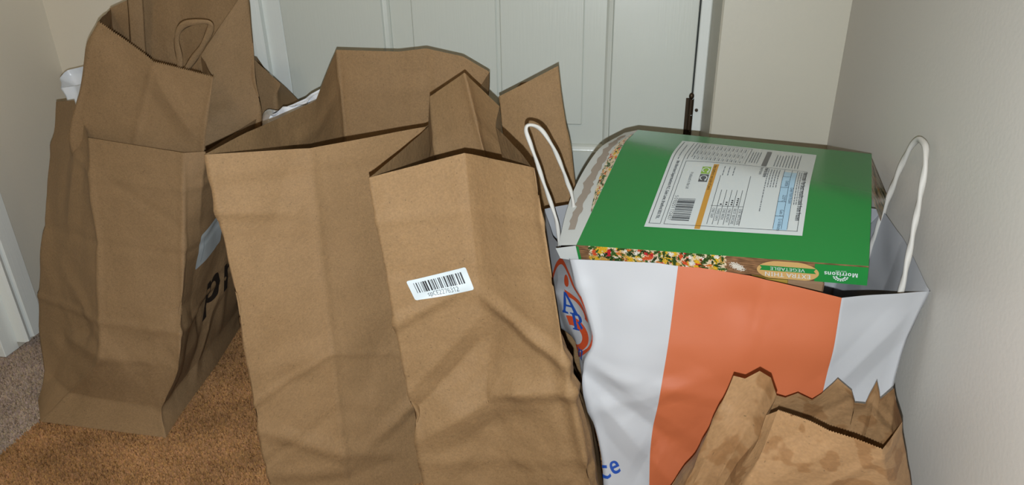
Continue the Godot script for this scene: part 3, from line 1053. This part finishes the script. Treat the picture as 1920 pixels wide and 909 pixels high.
	# ---- white carrier bag with an orange stripe
	b = make_bag("carrier_bag", "big white paper carrier bag with broad orange stripe and twisted white handles", [
		[V(0.020, 0.000, -0.590), V(0.050, 0.000, -0.590), V(0.113, 0.000, -0.590), V(0.190, 0.000, -0.590), V(0.235, 0.000, -0.600), V(0.240, 0.000, -0.720), V(0.240, 0.000, -0.830), V(0.130, 0.000, -0.840), V(0.020, 0.000, -0.830), V(0.018, 0.000, -0.710)],
		[V(-0.009, 0.154, -0.605), V(0.041, 0.162, -0.603), V(0.110, 0.172, -0.602), V(0.194, 0.184, -0.600), V(0.259, 0.187, -0.605), V(0.250, 0.170, -0.720), V(0.250, 0.170, -0.840), V(0.130, 0.170, -0.850), V(-0.010, 0.170, -0.830), V(-0.012, 0.170, -0.710)],
		[V(-0.033, 0.243, -0.618), V(0.046, 0.232, -0.608), V(0.113, 0.243, -0.603), V(0.196, 0.256, -0.597), V(0.264, 0.256, -0.611), V(0.264, 0.236, -0.720), V(0.260, 0.236, -0.834), V(0.130, 0.236, -0.856), V(-0.062, 0.236, -0.808), V(-0.045, 0.235, -0.710)],
		[V(-0.023, 0.288, -0.625), V(0.050, 0.290, -0.612), V(0.116, 0.301, -0.604), V(0.197, 0.315, -0.595), V(0.268, 0.313, -0.615), V(0.275, 0.290, -0.720), V(0.268, 0.290, -0.830), V(0.130, 0.290, -0.860), V(-0.105, 0.290, -0.790), V(-0.079, 0.252, -0.720)],
		[V(-0.049, 0.360, -0.654), V(0.055, 0.372, -0.633), V(0.118, 0.373, -0.614), V(0.195, 0.367, -0.592), V(0.279, 0.363, -0.623), V(0.278, 0.379, -0.703), V(0.272, 0.387, -0.759), V(0.100, 0.378, -0.850), V(-0.090, 0.366, -0.766), V(-0.074, 0.352, -0.722)],
	], {"subv": [40, 22, 16, 26], "seed": 401, "ridges": [0, 4], "wrinkles": [[V(0.012, 0.215, -0.61), V(0.58, 0.81, 0), 0.11, 0.018, -0.004], [V(0.045, 0.245, -0.60), V(0.1, 0.99, 0), 0.08, 0.014, 0.002], [V(0.03, 0.17, -0.60), V(0.75, 0.66, 0), 0.10, 0.022, 0.004], [V(0.13, 0.345, -0.60), V(0.97, -0.1, 0), 0.06, 0.010, 0.002], [V(0.23, 0.30, -0.60), V(0.8, -0.6, 0), 0.08, 0.02, 0.003]], "folds": 45, "amp": 0.0045, "bulge": 0.006, "smooth": 0.8, "fold_top": 0.8})
	l = b[0]
	o = b[1]
	panels(l, o, [["front_panel", 0, 1], ["orange_stripe", 1, 3, "orange_print"], ["front_panel", 3, 4], ["side_panel", 4, 6], ["back_panel", 6, 8], ["side_panel", 8, 10]], M.white_paper)
	# printed emblem on the left side: an orange ring with swirls and blue letters
	at = on_loft(l, l.near(V(-0.048, 0.284, -0.673)), -0.10)
	st = begin()
	arc_into(st, at, Vector2.ZERO, 0.050, 0.062, 0.006, 0, TAU, 0.0006, o.position, 60)
	part("emblem_ring", st.commit(), M.ink_orange, o)
	for q in [[Vector2(0.010, -0.022), 0.026, 0.026, 0.011, -1.6, 1.9], [Vector2(0.004, 0.012), 0.036, 0.022, 0.007, -0.3, 1.5]]:
		st = begin()
		arc_into(st, at, q[0], q[1], q[2], q[3], q[4], q[5], 0.0006, o.position)
		part("emblem_swirl", st.commit(), M.ink_orange, o)
	st = begin()
	poly_into(st, at, ring_poly(Vector2(0.010, 0.044), 0.007, 0.006), 0.0006, o.position)
	part("emblem_dot", st.commit(), M.ink_orange, o)
	for q in [["A", -0.004, 0.004, 0.036], ["R", 0.010, -0.012, 0.028], ["n", 0.022, -0.052, 0.026]]:
		st = begin()
		text_into(st, at, q[0], q[1], q[2], q[3], 0.1, 0.0007, o.position, "Droid Serif Bold")
		part("emblem_letter", st.commit(), M.ink_blue, o)
	at = on_loft(l, l.near(V(0.002, 0.128, -0.603)), 0.0)
	st = begin()
	text_into(st, at, "ce", -0.012, -0.006, 0.030, 0.35, 0.0007, o.position, "Droid Sans Bold")
	part("lettering", st.commit(), M.ink_blue, o)
	part("handle", tube([V(-0.066, 0.300, -0.705), V(-0.068, 0.371, -0.700), V(-0.083, 0.422, -0.700), V(-0.096, 0.462, -0.700), V(-0.102, 0.479, -0.702), V(-0.098, 0.484, -0.704), V(-0.086, 0.477, -0.708), V(-0.072, 0.452, -0.712), V(-0.061, 0.420, -0.718), V(-0.054, 0.392, -0.722), V(-0.050, 0.31, -0.730)], 0.0020, 12, o.position, 90.0, 0.16, 14), M.cord, o)
	part("handle", tube([V(0.270, 0.30, -0.770), V(0.271, 0.354, -0.762), V(0.2725, 0.422, -0.745), V(0.273, 0.459, -0.730), V(0.2735, 0.476, -0.716), V(0.2735, 0.479, -0.702), V(0.2735, 0.474, -0.690), V(0.272, 0.453, -0.678), V(0.271, 0.410, -0.670), V(0.266, 0.352, -0.652), V(0.262, 0.32, -0.645)], 0.0026, 12, o.position, 90.0, 0.16, 14), M.cord, o)

	# ---- small greasy take-away bag in the foreground
	b = make_bag("takeaway_bag", "small crumpled grease-stained brown paper takeaway bag with torn rim in the front right corner", [
		[V(0.072, 0.000, -0.500), V(0.088, 0.000, -0.485), V(0.103, 0.000, -0.485), V(0.119, 0.000, -0.485), V(0.135, 0.000, -0.485), V(0.151, 0.000, -0.485), V(0.166, 0.000, -0.485), V(0.182, 0.000, -0.485), V(0.198, 0.000, -0.485), V(0.214, 0.000, -0.485), V(0.229, 0.000, -0.485), V(0.245, 0.000, -0.500), V(0.250, 0.000, -0.525), V(0.250, 0.000, -0.550), V(0.240, 0.000, -0.575), V(0.224, 0.000, -0.575), V(0.208, 0.000, -0.575), V(0.192, 0.000, -0.575), V(0.176, 0.000, -0.575), V(0.160, 0.000, -0.575), V(0.144, 0.000, -0.575), V(0.128, 0.000, -0.575), V(0.112, 0.000, -0.575), V(0.096, 0.000, -0.575), V(0.080, 0.000, -0.575), V(0.055, 0.000, -0.575)],
		[V(0.061, 0.167, -0.520), V(0.069, 0.176, -0.512), V(0.078, 0.178, -0.512), V(0.090, 0.173, -0.518), V(0.099, 0.181, -0.512), V(0.105, 0.194, -0.500), V(0.111, 0.215, -0.480), V(0.159, 0.225, -0.477), V(0.180, 0.230, -0.475), V(0.202, 0.234, -0.475), V(0.226, 0.237, -0.475), V(0.254, 0.216, -0.500), V(0.253, 0.200, -0.530), V(0.250, 0.200, -0.550), V(0.236, 0.190, -0.575), V(0.231, 0.190, -0.575), V(0.229, 0.190, -0.575), V(0.219, 0.190, -0.575), V(0.216, 0.190, -0.575), V(0.202, 0.190, -0.575), V(0.191, 0.190, -0.575), V(0.184, 0.190, -0.575), V(0.170, 0.190, -0.575), V(0.159, 0.190, -0.575), V(0.142, 0.190, -0.575), V(0.040, 0.132, -0.552)],
		[V(0.083, 0.260, -0.519), V(0.091, 0.264, -0.514), V(0.101, 0.271, -0.512), V(0.110, 0.269, -0.511), V(0.116, 0.267, -0.501), V(0.114, 0.263, -0.492), V(0.120, 0.279, -0.479), V(0.154, 0.280, -0.475), V(0.172, 0.278, -0.473), V(0.192, 0.277, -0.473), V(0.215, 0.275, -0.472), V(0.239, 0.268, -0.500), V(0.246, 0.260, -0.530), V(0.245, 0.260, -0.550), V(0.234, 0.255, -0.561), V(0.229, 0.255, -0.562), V(0.227, 0.255, -0.568), V(0.217, 0.255, -0.569), V(0.214, 0.255, -0.571), V(0.200, 0.255, -0.571), V(0.189, 0.255, -0.572), V(0.182, 0.255, -0.571), V(0.168, 0.255, -0.569), V(0.157, 0.255, -0.566), V(0.140, 0.255, -0.558), V(0.077, 0.218, -0.545)],
		[V(0.098, 0.328, -0.518), V(0.107, 0.328, -0.515), V(0.117, 0.339, -0.512), V(0.125, 0.338, -0.505), V(0.128, 0.330, -0.492), V(0.120, 0.314, -0.486), V(0.127, 0.326, -0.478), V(0.151, 0.321, -0.474), V(0.166, 0.315, -0.472), V(0.185, 0.311, -0.471), V(0.206, 0.304, -0.470), V(0.228, 0.309, -0.500), V(0.231, 0.309, -0.530), V(0.231, 0.316, -0.535), V(0.230, 0.289, -0.555), V(0.225, 0.307, -0.556), V(0.223, 0.277, -0.562), V(0.213, 0.276, -0.563), V(0.210, 0.289, -0.565), V(0.196, 0.301, -0.565), V(0.185, 0.282, -0.566), V(0.178, 0.276, -0.565), V(0.164, 0.284, -0.563), V(0.153, 0.280, -0.560), V(0.136, 0.289, -0.552), V(0.110, 0.313, -0.535)],
	], {"subv": [16, 26, 26], "seed": 55, "folds": 60, "amp": 0.003, "bulge": 0.003, "step": 0.0025, "smooth": 0.5, "facet": 0.004, "fold_top": 1.0, "rim_free": 0.5})
	l = b[0]
	o = b[1]
	panels(l, o, [["front_panel", 5, 10], ["side_panel", 10, 14], ["back_panel", 14, 25], ["side_panel", 25, 26], ["folded_corner", 0, 5]], M.kraft_greasy)
	teeth(l, 6, 10, 0.0012, M.kraft_greasy, o)

# ================================================================ the pizza box
const BA := Vector3(-0.045, 0.376, -0.654)
const BE := Vector3(0.9596, 0.105, 0.2612)
const BG := Vector3(0.2219, 0.2886, -0.9314)
const BB := Vector3(0.2524, 0.0, -0.9676)
const BN := Vector3(-0.1732, 0.9517, 0.2537)
const BW := 0.2642
const BL := 0.2451
const BT := 0.021

func box_top(u: float, v: float) -> Vector3:
	# a flat lid with a slanting crease across it; beyond the crease it drops by twenty degrees
	var vc := 0.188 - 0.0923 * u / BW
	var x := v - vc
	var w := 0.012
	var bend := 0.5 * (x + sqrt(x * x + w * w)) - 0.5 * (-vc + sqrt(vc * vc + w * w))
	return BA + BE * u + BG * v - BN * (0.3426 * bend)

func box_n(u: float, v: float) -> Vector3:
	var e := 0.002
	return (box_top(u + e, v) - box_top(u - e, v)).cross(box_top(u, v + e) - box_top(u, v - e)).normalized()

func box_at(u: float, v: float) -> Array:
	return [box_top(u, v), box_n(u, v)]

func box_grid(u0: float, u1: float, v0: float, v1: float, drop: float, origin: Vector3, nx := 26, ny := 26) -> ArrayMesh:
	var pos := PackedVector3Array()
	var nrm := PackedVector3Array()
	var uvs := PackedVector2Array()
	for j in ny + 1:
		for i in nx + 1:
			var u := lerpf(u0, u1, float(i) / nx)
			var v := lerpf(v0, v1, float(j) / ny)
			var n := box_n(u, v)
			pos.append(box_top(u, v) - n * drop)
			nrm.append(n)
			uvs.append(Vector2(float(i) / nx, float(j) / ny))
	return grid_mesh(pos, nx, ny, 0, nx, origin, nrm, uvs)

func wall_grid(a: Callable, n: int, depth: float, origin: Vector3, out: float) -> ArrayMesh:
	# a side of the box: a(t) gives [point, down, outward]
	var pos := PackedVector3Array()
	var nrm := PackedVector3Array()
	var uvs := PackedVector2Array()
	for j in 5:
		for i in n + 1:
			var q: Array = a.call(float(i) / n)
			var s := 1.0 - j / 4.0
			pos.append(q[0] + q[1] * depth * s + q[2] * sin(PI * s) * out)
			nrm.append(q[2])
			uvs.append(Vector2(float(i) / n, s))
	return grid_mesh(pos, n, 4, 0, n, origin, nrm, uvs)

func blob(im: Image, cx: float, cy: float, rx: float, ry: float, rot: float, c: Color, edge: FastNoiseLite, vary: float) -> void:
	var R := int(maxf(rx, ry)) + 3
	for y in range(maxi(0, int(cy) - R), mini(im.get_height(), int(cy) + R)):
		for x in range(maxi(0, int(cx) - R), mini(im.get_width(), int(cx) + R)):
			var dx := x - cx
			var dy := y - cy
			var a := (dx * cos(rot) + dy * sin(rot)) / rx
			var b := (-dx * sin(rot) + dy * cos(rot)) / ry
			if sqrt(a * a + b * b) + edge.get_noise_2d(x * 4.0, y * 4.0) * 0.55 < 0.85:
				var k := 1.0 + vary * edge.get_noise_2d(x * 9.0 + 300, y * 9.0)
				im.set_pixel(x, y, Color(c.r * k, c.g * k, c.b * k))

func pizza_image(w: int, h: int, from: float, to: float, seed_: int) -> Image:
	# the printed photograph: a pizza with vegetables on a wooden board
	var im := Image.create(w, h, false, Image.FORMAT_RGB8)
	var n := noise(FastNoiseLite.TYPE_SIMPLEX, 0.02, 3, seed_)
	var r := RandomNumberGenerator.new()
	r.seed = seed_
	for y in h:
		for x in w:
			var g := n.get_noise_2d(x * 0.5, y * 5.0)
			var k := 1.0 + 0.35 * g
			im.set_pixel(x, y, Color(0.42 * k, 0.31 * k, 0.215 * k))
	var x0 := from * w
	var x1 := to * w
	for y in h:
		for x in range(int(x0), int(x1)):
			var e := minf(x - x0, x1 - x) + n.get_noise_2d(x * 2.0, y * 3.0) * 14.0
			if e > 6:
				var k := 1.0 + 0.16 * n.get_noise_2d(x * 3.0, y * 3.0)
				im.set_pixel(x, y, Color(0.70 * k, 0.64 * k, 0.53 * k))
	var kinds := [[Color(0.14, 0.24, 0.10), 13.0, 5.0], [Color(0.17, 0.29, 0.12), 11.0, 4.0], [Color(0.10, 0.17, 0.08), 10.0, 4.0], [Color(0.70, 0.55, 0.13), 11.0, 8.0], [Color(0.66, 0.26, 0.14), 11.0, 7.0], [Color(0.60, 0.10, 0.14), 9.0, 7.0], [Color(0.72, 0.70, 0.65), 9.0, 7.0], [Color(0.64, 0.49, 0.23), 10.0, 6.0], [Color(0.68, 0.37, 0.15), 12.0, 5.0]]
	for k in int((x1 - x0) * h / 300.0):
		var q: Array = kinds[[0, 1, 2, 0, 3, 4, 6, 7, 8, 5, 1, 2, 6, 3, 0, 1][r.randi_range(0, 15)]]
		var s := r.randf_range(0.55, 1.1) * h / 100.0 * 2.1
		blob(im, r.randf_range(x0 + 16, x1 - 14), r.randf_range(0, h), q[1] * s, q[2] * s, r.randf() * PI, q[0], n, 0.5)
	blob(im, x1 + 0.035 * w, h * 0.55, 0.03 * w, h * 0.2, 0.5, Color(0.70, 0.68, 0.63), n, 0.1)
	return im

func build_box() -> void:
	var o := thing("pizza_box", "flat green pizza box lying upside down on the white carrier bag", "box", box_top(BW / 2, BL / 2) - BN * BT)
	var c := o.position
	part("top_panel", box_grid(0, BW, 0, BL, 0, c), M.card_green, o)
	part("bottom_panel", box_grid(0.001, BW - 0.001, 0.001, BL, BT, c, 12, 12), M.card_inside, o)
	# front side with its print
	var down := (BB * 0.22 - BN * 0.975).normalized()
	down = -box_n(BW / 2, 0.0)
	var outw := BE.cross(-down).normalized()
	if outw.z < 0:
		outw = -outw
	var pz := mat("pizza_print", Color(1, 1, 1), 0.28)
	pz.albedo_texture = tex(pizza_image(1500, 118, 0.045, 0.555, 8))
	var fa := func(t: float) -> Array: return [box_top(BW * t, 0.0), down, outw]
	part("front_panel", wall_grid(fa, 24, BT, c, 0.0012), pz, o)
	var ba := func(t: float) -> Array: return [box_top(BW * (1.0 - t), BL), -box_n(BW * (1.0 - t), BL), -outw]
	part("back_panel", wall_grid(ba, 24, BT, c, 0.0), M.card_green, o)
	var ra := func(t: float) -> Array: return [box_top(BW, BL * t), -box_n(BW, BL * t), BE]
	var pz2 := mat("pizza_print_end", Color(1, 1, 1), 0.3)
	pz2.albedo_texture = tex(pizza_image(700, 70, 0.02, 0.98, 12))
	part("end_panel", wall_grid(ra, 24, BT, c, 0.0), pz2, o)
	var la := func(t: float) -> Array: return [box_top(0, BL * (1.0 - t)) , -box_n(0, BL * (1.0 - t)), -BE]
	part("end_panel", wall_grid(la, 24, BT * 0.75, c, 0.0), pz2, o)
	# front face print: green strips, oval badge, lettering (upside down: the box lies on its face)
	var face := func(x: float, y: float) -> Array: return [box_top(BW * 0.5 - x, 0.0) + down * (BT * 0.5 + y) + outw * 0.0013, outw]
	# x runs to the left and y downwards, so that the words stand on their heads
	var fw := 0.5 * BW
	var h2 := BT * 0.5
	var st := begin()
	bar_into(st, face, -fw, -h2, -fw + 0.16 * BW, h2, 0.0006, c)
	part("green_print", st.commit(), M.print_green, o)
	st = begin()
	bar_into(st, face, fw - 0.011 * BW, -h2, fw, h2, 0.0006, c)
	part("green_print", st.commit(), M.print_green, o)
	st = begin()
	var ov := PackedVector2Array()
	for k in 40:
		var a := TAU * k / 40
		ov.append(Vector2(-0.255 * BW + cos(a) * 0.099 * BW, clampf(0.001 + sin(a) * 0.0125, -h2, h2)))
	poly_into(st, face, ov, 0.0008, c)
	part("badge", st.commit(), M.print_tan, o)
	st = begin()
	poly_into(st, face, PackedVector2Array([Vector2(-0.345 * BW, -0.0045), Vector2(-0.338 * BW, -0.0015), Vector2(-0.345 * BW, 0.0014), Vector2(-0.165 * BW, 0.0014), Vector2(-0.172 * BW, -0.0015), Vector2(-0.165 * BW, -0.0045)]), 0.0010, c)
	part("badge_ribbon", st.commit(), M.print_green, o)
	st = begin()
	text_into(st, face, "EXTRA THIN", -0.255 * BW, 0.0030, 0.0068, 0.0, 0.0012, c, "Droid Sans", 0.038, true)
	text_into(st, face, "VEGETABLE", -0.255 * BW, -0.0034, 0.0052, 0.0, 0.0012, c, "Droid Sans", 0.029, true)
	text_into(st, face, "Morrisons", -0.420 * BW, -0.0032, 0.0064, 0.0, 0.0012, c, "Droid Sans Bold", 0.0265, true)
	text_into(st, face, "Since 1899", -0.420 * BW, -0.0050, 0.0022, 0.0, 0.0012, c, "Droid Sans", 0.0085, true)
	for k in 9:
		var a := PI * (0.04 + 0.92 * k / 8.0)
		for s in [0.0030, 0.0048]:
			poly_into(st, face, ring_poly(Vector2(-0.420 * BW + cos(a) * s * 1.15, 0.0020 + sin(a) * s), 0.0008, 0.00075, 8), 0.0012, c)
	part("front_lettering", st.commit(), M.print_white, o)

	# ---- the information label on top. (x, y): x to the front of the box, y to its right
	var U0 := 0.0612
	var U1 := 0.2086
	var V0 := 0.0344
	var V1 := 0.2169
	var LW := V1 - V0
	var LH := U1 - U0
	var lab := func(x: float, y: float) -> Array: return box_at((U0 + U1) * 0.5 + y, (V0 + V1) * 0.5 - x)
	var lp := part("information_label", sheet(lab, LW, LH, 0.0, 0.0004, c, 30, 20), M.print_white, o)
	lp.set_meta("label", "white information label with barcode and cooking table")
	# helper: s across the label from left to right (0..1), t from front (0) to back (1)
	var S := func(s: float) -> float: return (s - 0.5) * LH
	var T := func(t: float) -> float: return (0.5 - t) * LW
	var lift := 0.0007
	st = begin()
	# frame rules
	for q in [[0.022, 0.03, 0.026, 0.97], [0.100, 0.03, 0.103, 0.97], [0.022, 0.03, 0.100, 0.033], [0.125, 0.03, 0.128, 0.64], [0.125, 0.64, 0.965, 0.643], [0.965, 0.03, 0.968, 0.64], [0.125, 0.03, 0.97, 0.033], [0.125, 0.66, 0.128, 0.975], [0.125, 0.972, 0.54, 0.975], [0.54, 0.66, 0.543, 0.975]]:
		bar_into(st, lab, T.call(q[1]), S.call(q[0]), T.call(q[3]), S.call(q[2]), lift, c)
	# storage table
	for s in [0.405, 0.440, 0.475, 0.510, 0.545, 0.580, 0.610]:
		bar_into(st, lab, T.call(0.05), S.call(s), T.call(0.50 if s < 0.42 or s > 0.6 else 0.36), S.call(s + 0.003), lift, c)
	bar_into(st, lab, T.call(0.21), S.call(0.40), T.call(0.213), S.call(0.61), lift, c)
	for k in 4:
		for m in k + 1:
			bar_into(st, lab, T.call(0.222 + m * 0.018), S.call(0.456 + k * 0.035), T.call(0.232 + m * 0.018), S.call(0.468 + k * 0.035), lift, c)
	var barc := func(x: float, y: float) -> Array: return lab.call(x, y)
	barcode_into(st, barc, T.call(0.265), T.call(0.065), S.call(0.165), S.call(0.285), 4, lift, c)
	text_into(st, lab, "5 010251 172437", T.call(0.29), S.call(0.138), 0.0048, 0.0, lift, c, "Droid Sans", 0.040)
	var words := [
		["Wm Morrison Supermarkets PLC, Gain Lane, Bradford BD3 7DL.", 0.64, 0.058, 0.0046, 0.104],
		["Produced in the UK", 0.52, 0.190, 0.0044, 0.030],
		["Best Before: see side of pack", 0.60, 0.342, 0.0040, 0.045],
		["ONE DAY", 0.19, 0.415, 0.0038, 0.016], ["THREE DAYS", 0.19, 0.450, 0.0038, 0.020], ["ONE WEEK", 0.19, 0.485, 0.0038, 0.018], ["ONE MONTH", 0.19, 0.520, 0.0038, 0.021], ["BEST BEFORE", 0.19, 0.555, 0.0038, 0.024], ["USE WITHIN", 0.19, 0.590, 0.0040, 0.024],
		["How to store", 0.63, 0.690, 0.0050, 0.024],
		["Keep frozen", 0.63, 0.660, 0.0040, 0.019],
		["How to cook - For best results cook from frozen", 0.62, 0.945, 0.0056, 0.092],
		["OVEN", 0.47, 0.845, 0.0042, 0.010], ["220\u00b0C", 0.33, 0.845, 0.0042, 0.011], ["Gas 7", 0.20, 0.845, 0.0042, 0.010], ["12-14 Minutes", 0.125, 0.845, 0.0042, 0.018],
		["Oven from frozen", 0.40, 0.885, 0.0042, 0.026]]
	for q in words:
		text_into(st, lab, q[0], T.call(q[1]), S.call(q[2]), q[3], 0.0, lift + 0.0002, c, "Droid Sans Bold" if q[3] > 0.0045 else "Droid Sans", q[4])
	for k in [0.820, 0.870, 0.905]:
		bar_into(st, lab, T.call(0.04), S.call(k), T.call(0.63), S.call(k + 0.0025), lift + 0.0002, c)
	for k in [0.145, 0.27, 0.40, 0.52]:
		bar_into(st, lab, T.call(k), S.call(0.822), T.call(k + 0.003), S.call(0.87), lift + 0.0002, c)
	part("label_print", st.commit(), M.ink, lp)
	# small print too fine to read: broken grey lines
	st = begin()
	var r := RandomNumberGenerator.new()
	r.seed = 14
	var runs := []
	for k in 3:
		runs.append([0.415 + k * 0.035, 0.50, 0.60])
	for k in 5:
		runs.append([0.715 + k * 0.018, 0.18 if k == 0 else 0.40, 0.62])
	for k in 2:
		runs.append([0.918 + k * 0.014, 0.25, 0.62])
	for k in 12:
		runs.append([0.17 + k * 0.030, 0.67, 0.70 + r.randf() * 0.02])
		runs.append([0.17 + k * 0.030, 0.76, 0.80 + r.randf() * 0.03])
		runs.append([0.17 + k * 0.030, 0.88, 0.95])
	for k in 9:
		runs.append([0.735 + k * 0.020, 0.68, 0.90 + r.randf() * 0.06])
	for k in 4:
		runs.append([0.56 + k * 0.018, 0.70, 0.92])
	runs.append([0.058, 0.66, 0.92])
	runs.append([0.150, 0.70, 0.95])
	for q in runs:
		var t: float = q[1]
		while t < q[2]:
			var w := r.randf_range(0.008, 0.03)
			bar_into(st, lab, T.call(t), S.call(q[0]), T.call(minf(t + w, q[2])), S.call(q[0] + 0.0065), lift, c)
			t += w + 0.006
	for k in 12:
		bar_into(st, lab, T.call(0.665), S.call(0.190 + k * 0.030), T.call(0.955), S.call(0.1915 + k * 0.030), lift, c)
	part("small_print", st.commit(), M.ink_grey, lp)
	st = begin()
	bar_into(st, lab, T.call(0.005), S.call(0.335), T.call(0.62), S.call(0.372), lift - 0.0001, c)
	part("amber_band", st.commit(), M.print_amber, lp)
	st = begin()
	bar_into(st, lab, T.call(0.035), S.call(0.820), T.call(0.60), S.call(0.905), lift - 0.0001, c)
	part("blue_table", st.commit(), M.print_blue, lp)
	st = begin()
	bar_into(st, lab, T.call(0.66), S.call(0.655), T.call(0.955), S.call(0.690), lift - 0.0001, c)
	part("dark_block", st.commit(), M.print_dark, lp)
	st = begin()
	bar_into(st, lab, T.call(0.43), S.call(0.262), T.call(0.505), S.call(0.325), lift - 0.0001, c)
	part("dark_block", st.commit(), M.print_dark, lp)
	st = begin()
	bar_into(st, lab, T.call(0.51), S.call(0.262), T.call(0.585), S.call(0.325), lift - 0.0001, c)
	part("lime_block", st.commit(), M.print_lime, lp)
	st = begin()
	for t in [0.4675, 0.5475]:
		arc_into(st, lab, Vector2(T.call(t), S.call(0.293)), 0.0045, 0.0040, 0.0011, 0.5, TAU - 0.3, lift + 0.0002, c, 20)
		poly_into(st, lab, PackedVector2Array([Vector2(T.call(t) + 0.0022, S.call(0.293) + 0.0018), Vector2(T.call(t) + 0.0058, S.call(0.293) + 0.0018), Vector2(T.call(t) + 0.0040, S.call(0.293) + 0.0042)]), lift + 0.0002, c)
	part("recycling_arrows", st.commit(), M.print_white, lp)

	# ---- the torn-open end: a glue flap folded out on the left with a strip of raw card
	var flap := func(x: float, y: float) -> Array:
		# x outwards from the edge, y along it
		var v := clampf(y, 0.0, BL)
		var p := box_top(0.0, v) - BE * x + V(0, -0.10 * x - 0.012 * (x / 0.03) * (v / BL) * 0.3, 0)
		return [p, (box_n(0.0, v) + V(-0.08, 0, 0)).normalized()]
	var fpos := PackedVector3Array()
	var fn := PackedVector3Array()
	var fu := PackedVector2Array()
	for j in 25:
		for i in 5:
			var v := BL * j / 24.0
			var wd := 0.019 + 0.016 * sin(PI * clampf(v / BL, 0, 1)) - 0.002 * smoothstep(0.8, 1.0, v / BL)
			var q: Array = flap.call(wd * (1.0 - i / 4.0), v)
			fpos.append(q[0])
			fn.append(q[1])
			fu.append(Vector2(i / 4.0, j / 24.0))
	var fp := part("glue_flap", grid_mesh(fpos, 4, 24, 0, 4, c, fn, fu), M.card_inside, o)
	fp.set_meta("label", "white glue flap with torn card, folded out")
	st = begin()
	var edge := noise(FastNoiseLite.TYPE_SIMPLEX, 60.0, 3, 3)
	for k in 40:
		var v0 := BL * (0.10 + 0.82 * k / 40.0)
		var v1 := BL * (0.10 + 0.82 * (k + 1) / 40.0)
		var e0 := 0.012 + 0.013 * sin(PI * v0 / BL) + 0.003 * edge.get_noise_1d(v0)
		var e1 := 0.012 + 0.013 * sin(PI * v1 / BL) + 0.003 * edge.get_noise_1d(v1)
		var f0 := 0.007 + 0.007 * sin(PI * v0 / BL) + 0.003 * edge.get_noise_1d(v0 + 5)
		var f1 := 0.007 + 0.007 * sin(PI * v1 / BL) + 0.003 * edge.get_noise_1d(v1 + 5)
		poly_into(st, flap, PackedVector2Array([Vector2(f0, v0), Vector2(e0, v0), Vector2(e1, v1), Vector2(f1, v1)]), 0.0005, c)
	part("torn_card", st.commit(), M.card_torn, fp)
	# a strip of the picture that wraps round the edge
	var pp := begin()
	for k in 20:
		var q := []
		for m in [[0, 0], [1, 0], [1, 1], [0, 1]]:
			var v: float = BL * (0.22 + 0.70 * (k + m[0]) / 20.0)
			var wdt: float = 0.011 * sin(PI * clampf((v / BL - 0.20) / 0.78, 0, 1)) * m[1]
			q.append([flap.call(wdt, v), Vector2((k + m[0]) / 20.0, m[1])])
		quad(pp, q[0][0][0] + BN * 0.0006 - c, q[1][0][0] + BN * 0.0006 - c, q[2][0][0] + BN * 0.0006 - c, q[3][0][0] + BN * 0.0006 - c, q[0][0][1], [q[0][1], q[1][1], q[2][1], q[3][1]])
	part("picture_strip", pp.commit(), pz2, o)
	# small white dust flaps at the front left corner
	st = begin()
	var k0 := box_top(0, 0) - c
	quad(st, k0 + outw * 0.001, k0 + down * BT + outw * 0.001, k0 + down * BT * 0.78 - BE * 0.019 + outw * 0.004, k0 + down * 0.002 - BE * 0.021 + outw * 0.005, outw)
	part("dust_flap", st.commit(), M.card_inside, o)
	# picture flap sticking out at the right end
	st = begin()
	var k1 := box_top(BW, BL * 0.93) - c
	var k2 := box_top(BW, BL * 0.42) - c
	quad(st, k1, k2, k2 - BN * 0.030 + BE * 0.010, k1 - BN * 0.028 + BE * 0.016 - BB * 0.05, BE, [Vector2(0, 0), Vector2(0.6, 0), Vector2(0.6, 1), Vector2(0, 1)])
	part("side_flap", st.commit(), pz2, o)

func build_small() -> void:
	# goods inside the carrier bag, seen in the gap under the box
	var o := thing("carton", "small brown cardboard carton in the carrier bag under the pizza box", "carton", V(0.165, 0.30, -0.665))
	part("body", box_mesh(V(-0.040, 0.0, -0.04), V(0.025, 0.062, 0.035), 0.002), M.carton_brown, o)
	part("yellow_band", box_mesh(V(-0.0405, 0.045, -0.03), V(-0.008, 0.0625, 0.0356), 0.001), M.carton_yellow, o)
